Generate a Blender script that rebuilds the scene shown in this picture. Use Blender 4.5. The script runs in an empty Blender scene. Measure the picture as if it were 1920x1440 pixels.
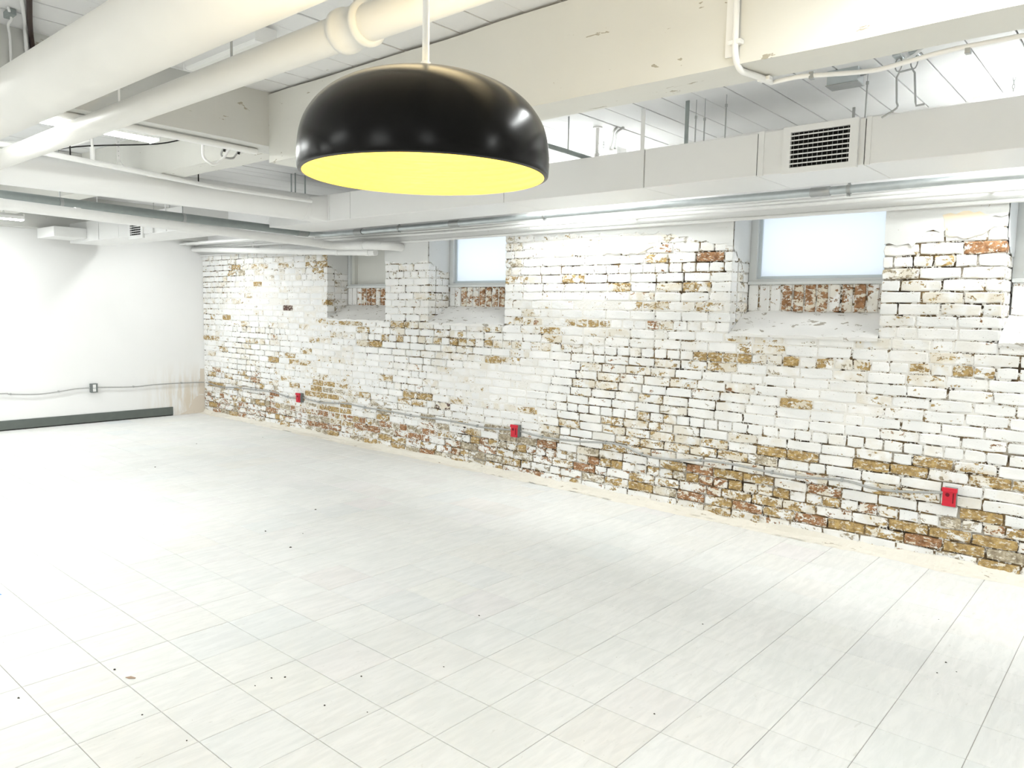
import bpy, math, random
from mathutils import Vector, Matrix, noise
random.seed(7)
sc = bpy.context.scene
COL = sc.collection

# ------------------------------------------------------------------ camera
CAM_POS = Vector((10.7799, -5.4449, 1.6))
CR = Vector((0.75397, 0.65663, 0.01921)); CU = Vector((-0.07778, 0.06020, 0.99515)); CF = Vector((-0.65229, 0.75181, -0.09646))
cam_data = bpy.data.cameras.new('camera')
cam_data.sensor_fit = 'HORIZONTAL'; cam_data.sensor_width = 36.0
FPX = 1416.57
cam_data.lens = FPX / 1920.0 * 36.0
cam_data.clip_start = 0.05
cam = bpy.data.objects.new('camera', cam_data); COL.objects.link(cam)
m = Matrix.Identity(4)
for i in range(3):
    m[i][0] = CR[i]; m[i][1] = CU[i]; m[i][2] = -CF[i]; m[i][3] = CAM_POS[i]
cam.matrix_world = m
sc.camera = cam

def px(p):
    d = Vector(p) - CAM_POS; z = d.dot(CF)
    if z < 0.05: return None
    return (960 + FPX * d.dot(CR) / z, 720 - FPX * d.dot(CU) / z, z)

# ------------------------------------------------------------------ world (overcast daylight outside the frosted windows)
w = bpy.data.worlds.new('overcast_sky'); sc.world = w; w.use_nodes = True
bg = w.node_tree.nodes['Background']
bg.inputs[0].default_value = (0.90, 0.96, 1.0, 1); bg.inputs[1].default_value = 0.60

# ------------------------------------------------------------------ exposure
sc.view_settings.view_transform = 'Standard'
sc.view_settings.look = 'None'
sc.view_settings.gamma = 1.0
sc.view_settings.use_curve_mapping = False
sc.view_settings.exposure = 2.08
LIGHT = 17.0          # radiance of the fluorescent strip diffusers

# ------------------------------------------------------------------ material helpers
def mat(name):
    m = bpy.data.materials.new(name); m.use_nodes = True
    nt = m.node_tree; nt.nodes.clear()
    out = nt.nodes.new('ShaderNodeOutputMaterial'); b = nt.nodes.new('ShaderNodeBsdfPrincipled')
    nt.links.new(b.outputs[0], out.inputs[0])
    return m, nt, b
class G:
    """tiny node-graph helper"""
    def __init__(s, nt): s.nt = nt
    def n(s, t, **k):
        x = s.nt.nodes.new(t)
        for a, v in k.items(): setattr(x, a, v)
        return x
    def l(s, a, b): s.nt.links.new(a, b)
    def put(s, sock, v):
        if hasattr(v, 'is_output') or isinstance(v, bpy.types.NodeSocket): s.l(v, sock)
        else: sock.default_value = v
    def pos(s): return s.n('ShaderNodeNewGeometry').outputs['Position']
    def noise(s, vec, scale, detail=3, rough=.5, dist=0):
        x = s.n('ShaderNodeTexNoise'); s.l(vec, x.inputs['Vector'])
        x.inputs['Scale'].default_value = scale; x.inputs['Detail'].default_value = detail
        x.inputs['Roughness'].default_value = rough; x.inputs['Distortion'].default_value = dist
        return x.outputs['Fac']
    def math(s, op, a, b=0.0, c=None, clamp=False):
        x = s.n('ShaderNodeMath', operation=op, use_clamp=clamp); s.put(x.inputs[0], a); s.put(x.inputs[1], b)
        if c is not None: s.put(x.inputs[2], c)
        return x.outputs[0]
    def ramp(s, v, lo, hi, a=0.0, b=1.0):
        x = s.n('ShaderNodeMapRange', interpolation_type='SMOOTHSTEP'); s.put(x.inputs[0], v)
        s.put(x.inputs[1], lo); s.put(x.inputs[2], hi); s.put(x.inputs[3], a); s.put(x.inputs[4], b)
        return x.outputs[0]
    def mix(s, f, a, b):
        x = s.n('ShaderNodeMix', data_type='RGBA'); s.put(x.inputs[0], f)
        for i, v in ((6, a), (7, b)):
            if isinstance(v, tuple): x.inputs[i].default_value = (*v, 1) if len(v) == 3 else v
            else: s.l(v, x.inputs[i])
        return x.outputs[2]
    def scale(s, vec, v):
        x = s.n('ShaderNodeVectorMath', operation='MULTIPLY'); s.l(vec, x.inputs[0]); x.inputs[1].default_value = v
        return x.outputs[0]
    def bump(s, h, strength, dist, b):
        x = s.n('ShaderNodeBump'); s.l(h, x.inputs['Height']); x.inputs['Strength'].default_value = strength
        x.inputs['Distance'].default_value = dist; s.l(x.outputs[0], b.inputs['Normal'])
def plain(name, col, rough=.6, metal=0, spec=.3, var=.06, scale=6.0, bump=0.0):
    m, nt, b = mat(name); g = G(nt)
    n = g.noise(g.pos(), scale, 2)
    c = g.mix(n, tuple(max(0, v * (1 - var)) for v in col), tuple(min(1, v * (1 + var)) for v in col))
    g.l(c, b.inputs['Base Color'])
    b.inputs['Roughness'].default_value = rough; b.inputs['Metallic'].default_value = metal
    b.inputs['Specular IOR Level'].default_value = spec
    if bump: g.bump(g.noise(g.pos(), scale * 6, 2), bump, .004, b)
    return m
def painted(name, col, dirt=(.30, .26, .18), amount=.0, rough=.55, bump=.25, streak=(1, 1, 1)):
    """painted surface with sparse chips, cracks and nail specks"""
    m, nt, b = mat(name); g = G(nt); p = g.pos()
    base = g.mix(g.noise(p, 1.7, 3, .6), tuple(v * .93 for v in col), tuple(min(1, v * 1.05) for v in col))
    ps = g.scale(p, streak)
    chips = g.ramp(g.noise(ps, 21, 4, .62, .4), .735 - amount * .1, .755 - amount * .1)
    v = g.n('ShaderNodeTexVoronoi'); g.l(p, v.inputs['Vector']); v.inputs['Scale'].default_value = 5.5
    speck = g.ramp(v.outputs['Distance'], .035, .02)
    speck = g.math('MULTIPLY', speck, g.ramp(g.noise(p, 3.1, 2), .52, .56))
    f = g.math('MAXIMUM', chips, speck)
    g.l(g.mix(g.math('MULTIPLY', f, .75), base, dirt), b.inputs['Base Color'])
    b.inputs['Roughness'].default_value = rough; b.inputs['Specular IOR Level'].default_value = .25
    g.bump(g.noise(ps, 14, 3, .65), bump, .006, b)
    return m
def emis(name, col, strength):
    m = bpy.data.materials.new(name); m.use_nodes = True; nt = m.node_tree; nt.nodes.clear()
    o = nt.nodes.new('ShaderNodeOutputMaterial'); e = nt.nodes.new('ShaderNodeEmission')
    e.inputs[0].default_value = (*col, 1); e.inputs[1].default_value = strength; nt.links.new(e.outputs[0], o.inputs[0])
    return m

def brick_mat(name, source):
    """white paint flaking off old yellow brick. Per-brick values (r: how bare, g: brick kind, b: random, a: grime)
    come from the object colour (single bricks) or a colour attribute (joined bricks)."""
    m, nt, b = mat(name); g = G(nt); p = g.pos()
    if source == 'object':
        info = g.n('ShaderNodeObjectInfo'); col = info.outputs['Color']; alpha = info.outputs['Alpha']
    else:
        at = g.n('ShaderNodeAttribute', attribute_name='brick'); col = at.outputs['Color']; alpha = at.outputs['Alpha']
    sep = g.n('ShaderNodeSeparateColor'); g.l(col, sep.inputs[0])
    bare, kind, rnd = sep.outputs[0], sep.outputs[1], sep.outputs[2]
    off = g.n('ShaderNodeVectorMath', operation='ADD'); g.l(p, off.inputs[0])
    cx = g.n('ShaderNodeCombineXYZ'); g.l(g.math('MULTIPLY', rnd, 9.0), cx.inputs[0]); g.l(g.math('MULTIPLY', rnd, 5.0), cx.inputs[2])
    g.l(cx.outputs[0], off.inputs[1]); q = off.outputs[0]
    n1 = g.noise(g.scale(q, (.75, 1, 1.5)), 13, 3, .6, .5)
    n2 = g.noise(p, 62, 2, .7)
    nn = g.math('ADD', g.math('MULTIPLY', n1, .68), g.math('MULTIPLY', n2, .32))
    # the flaked share grows with 'bare' ; grime (alpha) adds fine flakes everywhere
    t = g.math('ADD', g.math('MULTIPLY_ADD', g.math('POWER', bare, 1.7), .29, .335), g.math('MULTIPLY', alpha, .11))
    flake = g.ramp(nn, g.math('ADD', t, .012), g.math('SUBTRACT', t, .012))
    edge = g.ramp(g.math('ABSOLUTE', g.math('SUBTRACT', nn, t)), .022, .004)
    cr = g.n('ShaderNodeValToRGB'); cr.color_ramp.interpolation = 'CONSTANT'; g.l(kind, cr.inputs[0])
    e = cr.color_ramp.elements; e[0].position = 0; e[0].color = (.46, .325, .145, 1)
    e[1].position = .25; e[1].color = (.37, .20, .105, 1)
    x = e.new(.5); x.color = (.43, .375, .285, 1)
    x = e.new(.75); x.color = (.14, .085, .075, 1)
    cl = g.mix(g.ramp(g.noise(p, 24, 3, .65), .3, .7), (.55, .5, .45), (1.25, 1.25, 1.2))
    mulc = g.n('ShaderNodeMix', data_type='RGBA', blend_type='MULTIPLY'); mulc.inputs[0].default_value = 1
    g.l(cr.outputs[0], mulc.inputs[6]); g.l(cl, mulc.inputs[7]); clay = g.mix(g.math('MULTIPLY', g.ramp(g.noise(g.scale(p, (.6, 1, 1.3)), 48, 3, .65), .55, .62), .8), mulc.outputs[2], (.80, .76, .66))
    thin = g.math('MULTIPLY', g.ramp(bare, .06, .6), g.ramp(g.noise(q, 8, 2, .6), .36, .6), clamp=True)
    paint = g.mix(g.ramp(g.noise(q, 4.5, 1), .3, .7), (.83, .835, .83), (.92, .915, .905))
    paint = g.mix(g.math('MULTIPLY', thin, .60), paint, (.66, .565, .385))
    paint = g.mix(g.math('MULTIPLY', edge, .45), paint, (.30, .23, .14))
    pits = g.ramp(g.noise(p, 150, 1, .6), .27, .23)
    paint = g.mix(g.math('MULTIPLY', pits, .7), paint, (.14, .11, .08))
    g.l(g.mix(flake, paint, clay), b.inputs['Base Color'])
    b.inputs['Roughness'].default_value = .75; b.inputs['Specular IOR Level'].default_value = .2
    h = g.math('ADD', g.math('MULTIPLY', flake, -.6), g.math('MULTIPLY', g.noise(p, 40, 2, .7), .5))
    g.bump(h, .6, .006, b)
    return m

def mortar_mat():
    """joints: 'fill' (vertex attribute) tells how far old paint still fills the joint"""
    m, nt, b = mat('painted_mortar'); g = G(nt); p = g.pos()
    fill = g.n('ShaderNodeAttribute', attribute_name='fill').outputs['Fac']
    fine = g.math('ADD', g.math('MULTIPLY', g.noise(p, 17, 4, .68), .7), g.math('MULTIPLY', g.noise(p, 55, 2, .7), .3))
    thr = g.math('MULTIPLY_ADD', fill, -.17, .545)
    f = g.ramp(fine, g.math('ADD', thr, .02), g.math('SUBTRACT', thr, .02))
    dark = g.mix(g.ramp(g.noise(p, 8, 2, .6), .35, .65), (.045, .032, .022), (.27, .19, .10))
    dark = g.mix(g.ramp(g.noise(p, 3.3, 3), .52, .6), dark, (.45, .42, .37))
    g.l(g.mix(f, (.84, .825, .79), dark), b.inputs['Base Color'])
    b.inputs['Roughness'].default_value = .9; b.inputs['Specular IOR Level'].default_value = .1
    g.bump(g.noise(p, 60, 2, .7), .6, .006, b)
    return m

def tile_mat(name, source):
    m, nt, b = mat(name); g = G(nt); p = g.pos()
    if source == 'object':
        col = g.n('ShaderNodeObjectInfo').outputs['Color']
    else:
        col = g.n('ShaderNodeAttribute', attribute_name='tile').outputs['Color']
    streak = g.noise(g.scale(p, (9, 1.6, 1)), 3.2, 4, .65, .6)
    cloud = g.noise(p, 1.1, 3, .6)
    c = g.mix(g.ramp(streak, .34, .66), (.76, .765, .75), (.83, .83, .815))
    c = g.mix(g.math('MULTIPLY', g.ramp(cloud, .48, .68), .35), c, (.70, .72, .70))
    mm = g.n('ShaderNodeMix', data_type='RGBA', blend_type='MULTIPLY'); mm.inputs[0].default_value = 1
    g.l(c, mm.inputs[6]); g.l(col, mm.inputs[7]); c = mm.outputs[2]
    spk = g.ramp(g.noise(p, 85, 2, .5), .755, .775)
    c = g.mix(g.math('MULTIPLY', spk, g.ramp(g.noise(p, 1.7, 2), .5, .62)), c, (.26, .23, .18))
    scuff = g.ramp(g.noise(g.scale(p, (3.5, 1, 1)), 14, 3, .7, .5), .64, .72)
    c = g.mix(g.math('MULTIPLY', scuff, .30), c, (.50, .49, .44))
    g.l(c, b.inputs['Base Color'])
    g.l(g.ramp(cloud, .3, .7, .42, .6), b.inputs['Roughness']); b.inputs['Specular IOR Level'].default_value = .35
    g.bump(g.noise(p, 35, 2, .6), .08, .003, b)
    return m

M = {}
M['brick_o'] = brick_mat('flaking_painted_brick', 'object')
M['brick_a'] = brick_mat('flaking_painted_brick_courses', 'attr')
M['mortar'] = mortar_mat()
M['tile_o'] = tile_mat('vinyl_tile', 'object'); M['tile_a'] = tile_mat('vinyl_tile_field', 'attr')
M['tile_gap'] = plain('tile_joint', (.40, .38, .35), .9)
M['duct'] = plain('white_painted_sheet_metal', (.86, .86, .85), .42, 0, .4, .02, 3)
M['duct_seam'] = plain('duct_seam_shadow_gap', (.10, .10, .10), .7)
M['pipe'] = plain('ivory_painted_pipe', (.78, .77, .73), .45, 0, .4, .05, 4, .1)
M['white'] = plain('white_gloss_paint', (.87, .87, .86), .4, 0, .4, .03, 5)
M['conduit'] = plain('white_painted_conduit', (.86, .86, .85), .45, 0, .35, .04, 8)
M['beam'] = painted('painted_timber', (.72, .715, .67), amount=.6, streak=(.35, 1, 1))
M['beam_y'] = painted('painted_timber_girder', (.63, .63, .60), amount=.6, streak=(1, .35, 1))
M['board'] = painted('painted_ceiling_board', (.80, .80, .80), amount=.0, bump=.15)
M['gap'] = plain('dark_board_gap', (.10, .10, .095), .9)
M['plaster'] = painted('white_plaster', (.86, .86, .855), amount=-.6, bump=.12)
M['rough_plaster'] = painted('weathered_sill_plaster', (.86, .85, .83), dirt=(.26, .215, .15), amount=1.25, bump=.5, streak=(.55, 1, 1))
M['grey_plaster'] = painted('grey_white_paint_skim', (.76, .765, .755), dirt=(.40, .34, .24), amount=.3, bump=.2)
M['cream'] = painted('old_cream_paint', (.86, .74, .56), dirt=(.45, .34, .2), amount=.4, bump=.2)
M['bare_plaster'] = painted('bare_tan_plaster', (.72, .65, .56), dirt=(.42, .36, .28), amount=.4, bump=.3)
M['skirt'] = painted('crumbled_mortar_skirt', (.78, .745, .67), dirt=(.32, .26, .18), amount=.75, bump=.8, streak=(.25, 1, 1))
M['galv'] = plain('galvanised_steel', (.52, .56, .57), .32, .85, .5, .14, 14)
M['galv_dark'] = plain('dull_galvanised_steel', (.30, .335, .33), .45, .35, .5, .12, 14)
M['steel'] = plain('zinc_plated_hardware', (.42, .43, .43), .4, .8, .5, .1, 30)
M['black'] = plain('black_rubber', (.012, .011, .011), .6)
M['brown'] = plain('brown_rubber_hose', (.045, .028, .024), .6)
M['void'] = plain('dark_opening_paint', (.008, .008, .008), .9)  # near-black paint, the shade inside openings put into the colour
M['grey_base'] = plain('grey_vinyl_base', (.125, .142, .13), .55, 0, .3, .12, 10)
M['red'] = plain('red_moulded_plastic', (.62, .012, .035), .35, 0, .45, .15, 60)
M['red_dark'] = plain('dark_red_recess', (.16, .004, .012), .5)
M['box'] = plain('grey_steel_box', (.24, .26, .26), .45, .6, .4, .1, 40)
M['blue'] = plain('blue_tape', (.02, .25, .75), .5)
M['chip'] = plain('dark_grit', (.07, .06, .05), .9)
M['chip_tan'] = plain('tan_flake', (.42, .30, .22), .9)
M['frame'] = plain('grey_white_window_paint', (.70, .72, .72), .45, 0, .3, .03, 8)
M['sash'] = plain('pale_aluminium_sash', (.62, .68, .71), .35, .2, .4, .03, 8)
M['panel'] = plain('beige_grey_board', (.72, .72, .68), .6, 0, .2, .03, 5)
M['tube'] = emis('fluorescent_diffuser', (.97, 1.0, .985), LIGHT)
M['tube_off'] = plain('unlit_acrylic_diffuser', (.80, .80, .775), .35)
M['glow'] = emis('warm_lamp_glass', (1.0, .72, .30), 1.5)
M['cable'] = plain('armoured_cable', (.42, .42, .41), .45, .35, .4, .2, 60)

def shade_mat():
    m, nt, b = mat('black_satin_lacquer'); g = G(nt)
    b.inputs['Base Color'].default_value = (.003, .0027, .0025, 1); b.inputs['Roughness'].default_value = .22
    b.inputs['Specular IOR Level'].default_value = .16
    return m
M['shade'] = shade_mat()
M['reflector'] = plain('warm_tinted_reflector', (.92, .80, .34), .35, 0, .4, .02, 5)  # the lamp's warm yellow light is put into this base colour
def glass_mat():
    m, nt, b = mat('frosted_window_glass'); g = G(nt); nt.nodes.remove(b)
    out = [n for n in nt.nodes if n.type == 'OUTPUT_MATERIAL'][0]
    t = g.n('ShaderNodeBsdfTranslucent'); t.inputs[0].default_value = (.90, .93, .96, 1)
    gl = g.n('ShaderNodeBsdfGlossy'); gl.inputs['Roughness'].default_value = .22; gl.inputs[0].default_value = (1, 1, 1, 1)
    mx = g.n('ShaderNodeMixShader'); fr = g.n('ShaderNodeFresnel'); fr.inputs[0].default_value = 1.45
    g.l(fr.outputs[0], mx.inputs[0]); g.l(t.outputs[0], mx.inputs[1]); g.l(gl.outputs[0], mx.inputs[2]); g.l(mx.outputs[0], out.inputs[0])
    return m
M['glass'] = glass_mat()

# ------------------------------------------------------------------ geometry helpers
WL = {}
class MB:
    def __init__(s): s.v = []; s.f = []; s.sm = []
    def add(s, vs, fs, smooth=False):
        o = len(s.v); s.v += [tuple(v) for v in vs]; s.f += [tuple(i + o for i in f) for f in fs]; s.sm += [smooth] * len(fs)
        return s
    def box(s, a, b, bevel=0.0):
        x0, y0, z0 = (min(a[i], b[i]) for i in range(3)); x1, y1, z1 = (max(a[i], b[i]) for i in range(3))
        if bevel:
            e = bevel; vs = []; 
            for zz, k in ((z0, e), (z0 + e, 0), (z1 - e, 0), (z1, e)):
                vs += [(x0 + k, y0 + k, zz), (x1 - k, y0 + k, zz), (x1 - k, y1 - k, zz), (x0 + k, y1 - k, zz)]
            fs = [(3, 2, 1, 0), (12, 13, 14, 15)]
            for l in range(3):
                for i in range(4): fs.append((l * 4 + i, l * 4 + (i + 1) % 4, l * 4 + 4 + (i + 1) % 4, l * 4 + 4 + i))
            return s.add(vs, fs)
        vs = [(x0, y0, z0), (x1, y0, z0), (x1, y1, z0), (x0, y1, z0), (x0, y0, z1), (x1, y0, z1), (x1, y1, z1), (x0, y1, z1)]
        return s.add(vs, [(3, 2, 1, 0), (4, 5, 6, 7), (0, 1, 5, 4), (1, 2, 6, 5), (2, 3, 7, 6), (3, 0, 4, 7)])
    def tube(s, pts, r, n=10, caps=True, closed=False):
        pts = [Vector(p) for p in pts]; N = len(pts)
        rr = r if isinstance(r, (list, tuple)) else [r] * N
        def tan(i):
            if closed: a, b = pts[(i - 1) % N], pts[(i + 1) % N]
            else: a, b = pts[max(i - 1, 0)], pts[min(i + 1, N - 1)]
            return (b - a).normalized()
        t = tan(0); up = Vector((0, 0, 1)) if abs(t.z) < .9 else Vector((1, 0, 0))
        u = t.cross(up).normalized(); vs = []
        for i in range(N):
            t = tan(i); u = (u - t * u.dot(t)).normalized(); w_ = t.cross(u)
            for k in range(n):
                a = 2 * math.pi * k / n; vs.append(pts[i] + (u * math.cos(a) + w_ * math.sin(a)) * rr[i])
        fs = []
        for i in range(N if closed else N - 1):
            j = (i + 1) % N
            for k in range(n): fs.append((i * n + k, i * n + (k + 1) % n, j * n + (k + 1) % n, j * n + k))
        s.add(vs, fs, True)
        if caps and not closed:
            s.add(vs[:n], [tuple(range(n - 1, -1, -1))]); s.add(vs[-n:], [tuple(range(n))])
        return s
    def lathe(s, prof, c, n=48, smooth=True):
        vs = []; fs = []
        for (r, z) in prof:
            for k in range(n):
                a = 2 * math.pi * k / n; vs.append((c[0] + r * math.cos(a), c[1] + r * math.sin(a), c[2] + z))
        for i in range(len(prof) - 1):
            for k in range(n): fs.append((i * n + k, i * n + (k + 1) % n, (i + 1) * n + (k + 1) % n, (i + 1) * n + k))
        return s.add(vs, fs, smooth)
    def prism(s, poly, d):
        """planar polygon (3D points, counter-clockwise seen from -d) extruded by vector d"""
        n = len(poly); d = Vector(d); a = [Vector(p) for p in poly]; b = [p + d for p in a]
        fs = [tuple(range(n)), tuple(range(2 * n - 1, n - 1, -1))] + [(i, n + i, n + (i + 1) % n, (i + 1) % n) for i in range(n)]
        return s.add(a + b, fs)
    def build(s, name, material, parent=None, loc=None):
        o0 = Vector(WL.get(parent, (0, 0, 0))) if parent is not None else Vector((0, 0, 0))
        if parent is None and loc is not None: o0 = Vector(loc)
        me = bpy.data.meshes.new(name)
        me.from_pydata([(v[0] - o0.x, v[1] - o0.y, v[2] - o0.z) for v in s.v], [], s.f)
        me.polygons.foreach_set('use_smooth', s.sm); me.materials.append(material); me.update()
        o = bpy.data.objects.new(name, me); COL.objects.link(o)
        if parent is not None:
            o.parent = parent; WL[o] = tuple(o0)
        else:
            o.location = o0; WL[o] = tuple(o0)
        return o
def tag(o, label=None, cat=None, group=None, kind=None):
    if label: o['label'] = label
    if cat: o['category'] = cat
    if group: o['group'] = group
    if kind: o['kind'] = kind
    return o
def thing(name, loc, label, cat, group=None):
    o = bpy.data.objects.new(name, None); COL.objects.link(o); o.location = loc; o.empty_display_size = .05
    WL[o] = tuple(loc); return tag(o, label, cat, group)
def arc(c, a, b, ang0, ang1, r, n=8):
    """arc points: c + r*(a cos t + b sin t)"""
    c, a, b = Vector(c), Vector(a), Vector(b)
    return [c + (a * math.cos(t) + b * math.sin(t)) * r for t in [ang0 + (ang1 - ang0) * i / n for i in range(n + 1)]]
def smooth_path(pts, k=4):
    pts = [Vector(p) for p in pts]; out = []
    for i in range(len(pts) - 1):
        p0, p1, p2, p3 = pts[max(i - 1, 0)], pts[i], pts[i + 1], pts[min(i + 2, len(pts) - 1)]
        for j in range(k):
            t = j / k
            out.append(.5 * ((2 * p1) + (p2 - p0) * t + (2 * p0 - 5 * p1 + 4 * p2 - p3) * t * t + (3 * p1 - p0 - 3 * p2 + p3) * t ** 3))
    return out + [pts[-1]]
def ragged(pts, amp, step, seed):
    """subdivide a polyline (2D) and jitter it"""
    out = []; rnd = random.Random(seed)
    for i in range(len(pts) - 1):
        (x0, z0), (x1, z1) = pts[i], pts[i + 1]; n = max(1, int(math.hypot(x1 - x0, z1 - z0) / step))
        for j in range(n): out.append((x0 + (x1 - x0) * j / n + (rnd.uniform(-amp, amp) if j or i else 0) * .6, z0 + (z1 - z0) * j / n + (rnd.uniform(-amp, amp) if j or i else 0)))
    return out + [pts[-1]]

# ================================================================== the setting
XR, YF, ZC = 15.0, -9.5, 2.93          # far end, opposite wall, underside of the ceiling boards

# ---- floor: vinyl tiles on a dark joint bed
floor = MB().box((0, YF, -.10), (XR, .05, -.0035)).build('floor', M['tile_gap'])
tag(floor, 'pale worn vinyl tile floor of the empty basement room', kind='structure')
TS, TX, TY = .30518, 8.50413, -2.35899
def tile_shape(mb, x0, x1, y0, y1):
    c, g_ = .0016, .0013
    x0 += g_; x1 -= g_; y0 += g_; y1 -= g_
    lo = [(x0, y0, -.0035), (x1, y0, -.0035), (x1, y1, -.0035), (x0, y1, -.0035)]
    mid = [(x, y, -.0012) for x, y, z in lo]
    top = [(x0 + c, y0 + c, 0), (x1 - c, y0 + c, 0), (x1 - c, y1 - c, 0), (x0 + c, y1 - c, 0)]
    fs = [(8, 9, 10, 11)]
    for a, b in ((0, 4), (4, 8)):
        for i in range(4): fs.append((a + i, a + (i + 1) % 4, b + (i + 1) % 4, b + i))
    mb.add(lo + mid + top, fs)
tiles = []
i0, i1 = math.floor((0 - TX) / TS), math.ceil((XR - TX) / TS)
j0, j1 = math.floor((YF - TY) / TS), math.ceil((0 - TY) / TS)
trnd = random.Random(3)
for i in range(i0, i1):
    for j in range(j0, j1):
        x0, x1 = max(0, TX + i * TS), min(XR, TX + (i + 1) * TS); y0, y1 = max(YF, TY + j * TS), min(0, TY + (j + 1) * TS)
        if x1 - x0 < .01 or y1 - y0 < .01: continue
        full = abs(x1 - x0 - TS) < 1e-4 and abs(y1 - y0 - TS) < 1e-4
        q = [px(p) for p in ((x0, y0, 0), (x1, y0, 0), (x1, y1, 0), (x0, y1, 0))]
        area = 0
        cc = px(((x0 + x1) / 2, (y0 + y1) / 2, 0))
        if all(q) and cc and 0 < cc[0] < 1920 and 0 < cc[1] < 1440:
            area = abs(sum(q[k][0] * q[(k + 1) % 4][1] - q[(k + 1) % 4][0] * q[k][1] for k in range(4))) / 2
        v = trnd.gauss(0, .018); warm = trnd.gauss(0, .009); pink = max(0, trnd.gauss(-.01, .012))
        tint = (min(1, 1 + v + warm + pink * .5), min(1, 1 + v - pink), min(1, 1 + v - warm), 1)
        tiles.append((area if full else 0, x0, x1, y0, y1, tint))
tiles.sort(key=lambda t: -t[0])
tm = MB(); tile_shape(tm, -TS / 2, TS / 2, -TS / 2, TS / 2)
t_first = tm.build('tile', M['tile_o'], floor); tmesh = t_first.data
for k, (a, x0, x1, y0, y1, tint) in enumerate(tiles[:300]):
    o = t_first if k == 0 else bpy.data.objects.new('tile', tmesh)
    if k: COL.objects.link(o); o.parent = floor
    o.location = ((x0 + x1) / 2, (y0 + y1) / 2, trnd.uniform(-.0004, .0004)); o.color = tint
rest = MB(); tcol = []
for (a, x0, x1, y0, y1, tint) in tiles[300:]:
    n0 = len(rest.f); tile_shape(rest, x0, x1, y0, y1); tcol += [tint] * (len(rest.f) - n0)
def colour_faces(o, name, cols):
    at = o.data.color_attributes.new(name, 'FLOAT_COLOR', 'CORNER'); buf = []
    for p in o.data.polygons: buf += list(cols[p.index]) * p.loop_total
    at.data.foreach_set('color', buf)
tf = rest.build('tile_field', M['tile_a'], floor); tf['kind'] = 'stuff'; colour_faces(tf, 'tile', tcol)

# ---- brick wall on the right, with four window niches
NICHE = [(3.085, 4.16), (4.87, 5.94), (8.24, 9.30), (9.99, 11.05)]
SILL, ZT = 1.466, 2.392
ROWS = [.032, .107, .182, .257, .334, .408, .483, .557, .632, .706, .784, .859, .934, 1.009, 1.085, 1.16, 1.235, 1.312, 1.389, 1.466,
        1.543, 1.62, 1.698, 1.775, 1.852, 1.929, 2.006, 2.084, 2.161, 2.238, 2.315, 2.392]
HEADER = {.257, .706, 1.235, 1.929}
edges = [0] + [v for n in NICHE for v in n] + [XR]
PIERS = [(edges[i], edges[i + 1]) for i in range(0, len(edges), 2)]
D = .30                                                        # niche depth
MJ = .010                                                      # mortar stands back from the brick faces
def filled(x, z):
    """1 where thick paint still fills the joints, 0 where they are raked open"""
    v = .45 + .75 * noise.noise((x * .75, z * 1.3, 2.7)) + .35 * noise.noise((x * 2.6, z * 4.1, 8.2))
    for cx, cz, rx, rz, k in ((8.6, .93, .6, .2, .5), (5.8, .95, .9, .26, .6), (2.2, 1.62, .9, .3, .5), (9.6, 1.55, .5, .2, .5), (6.6, 1.6, .6, .25, .5), (7.3, 2.2, .9, .2, .4),
                              (7.45, .85, .8, .4, -.75), (9.7, .45, .9, .3, -.6), (7.5, 1.9, .9, .16, -.7), (.4, 2.1, .5, .3, -.6), (1.2, .3, 1.6, .3, -.3), (7.5, .25, 1.6, .2, -.5), (5.0, 1.16, .9, .12, -.6), (9.5, 1.95, .4, .2, -.4)):
        d = ((x - cx) / rx) ** 2 + ((z - cz) / rz) ** 2
        if d < 2.5: v += k * max(0, 1 - d / 2.5)
    if z < .2: v -= .3
    return max(0.0, min(1.0, v))
wb = MB(); NI = 26
wb.box((0, .02, -.1), (XR, .5, SILL - .03))
for a, b in PIERS: wb.box((a + (.009 if a else 0), .02, SILL - .03), (b - .009, .5, ZT))
for a, b in NICHE: wb.box((a + .009, D + .012, SILL - .03), (b - .009, .5, 1.86))
def mortar_grid(a, b, z0, z1):
    nx, nz = max(2, int((b - a) / .03)), max(2, int((z1 - z0) / .019)); vs = []
    for i in range(nx + 1):
        for j in range(nz + 1):
            x, z = a + (b - a) * i / nx, z0 + (z1 - z0) * j / nz; f = filled(x, z)
            vs.append((x, .0125 - .0105 * f + .002 * noise.noise((x * 30, z * 30, 1)), z))
    wb.add(vs, [(i * (nz + 1) + j, (i + 1) * (nz + 1) + j, (i + 1) * (nz + 1) + j + 1, i * (nz + 1) + j + 1) for i in range(nx) for j in range(nz)], True)
mortar_grid(0, XR, -.02, SILL - .01)
for a, b in PIERS: mortar_grid(a + (.009 if a else 0), b - .009, SILL - .01, ZT)
wall = wb.build('wall_right', M['mortar']); tag(wall, 'old brick wall with flaking white paint and basement windows', kind='structure')
fa = wall.data.attributes.new('fill', 'FLOAT', 'POINT')
fa.data.foreach_set('value', [filled(v[0], v[2]) if v[1] < .25 else .4 for v in wb.v])
MB().box((0, -.015, ZT), (XR, .5, ZC + .05)).build('lintel_band', M['plaster'], wall)

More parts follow.
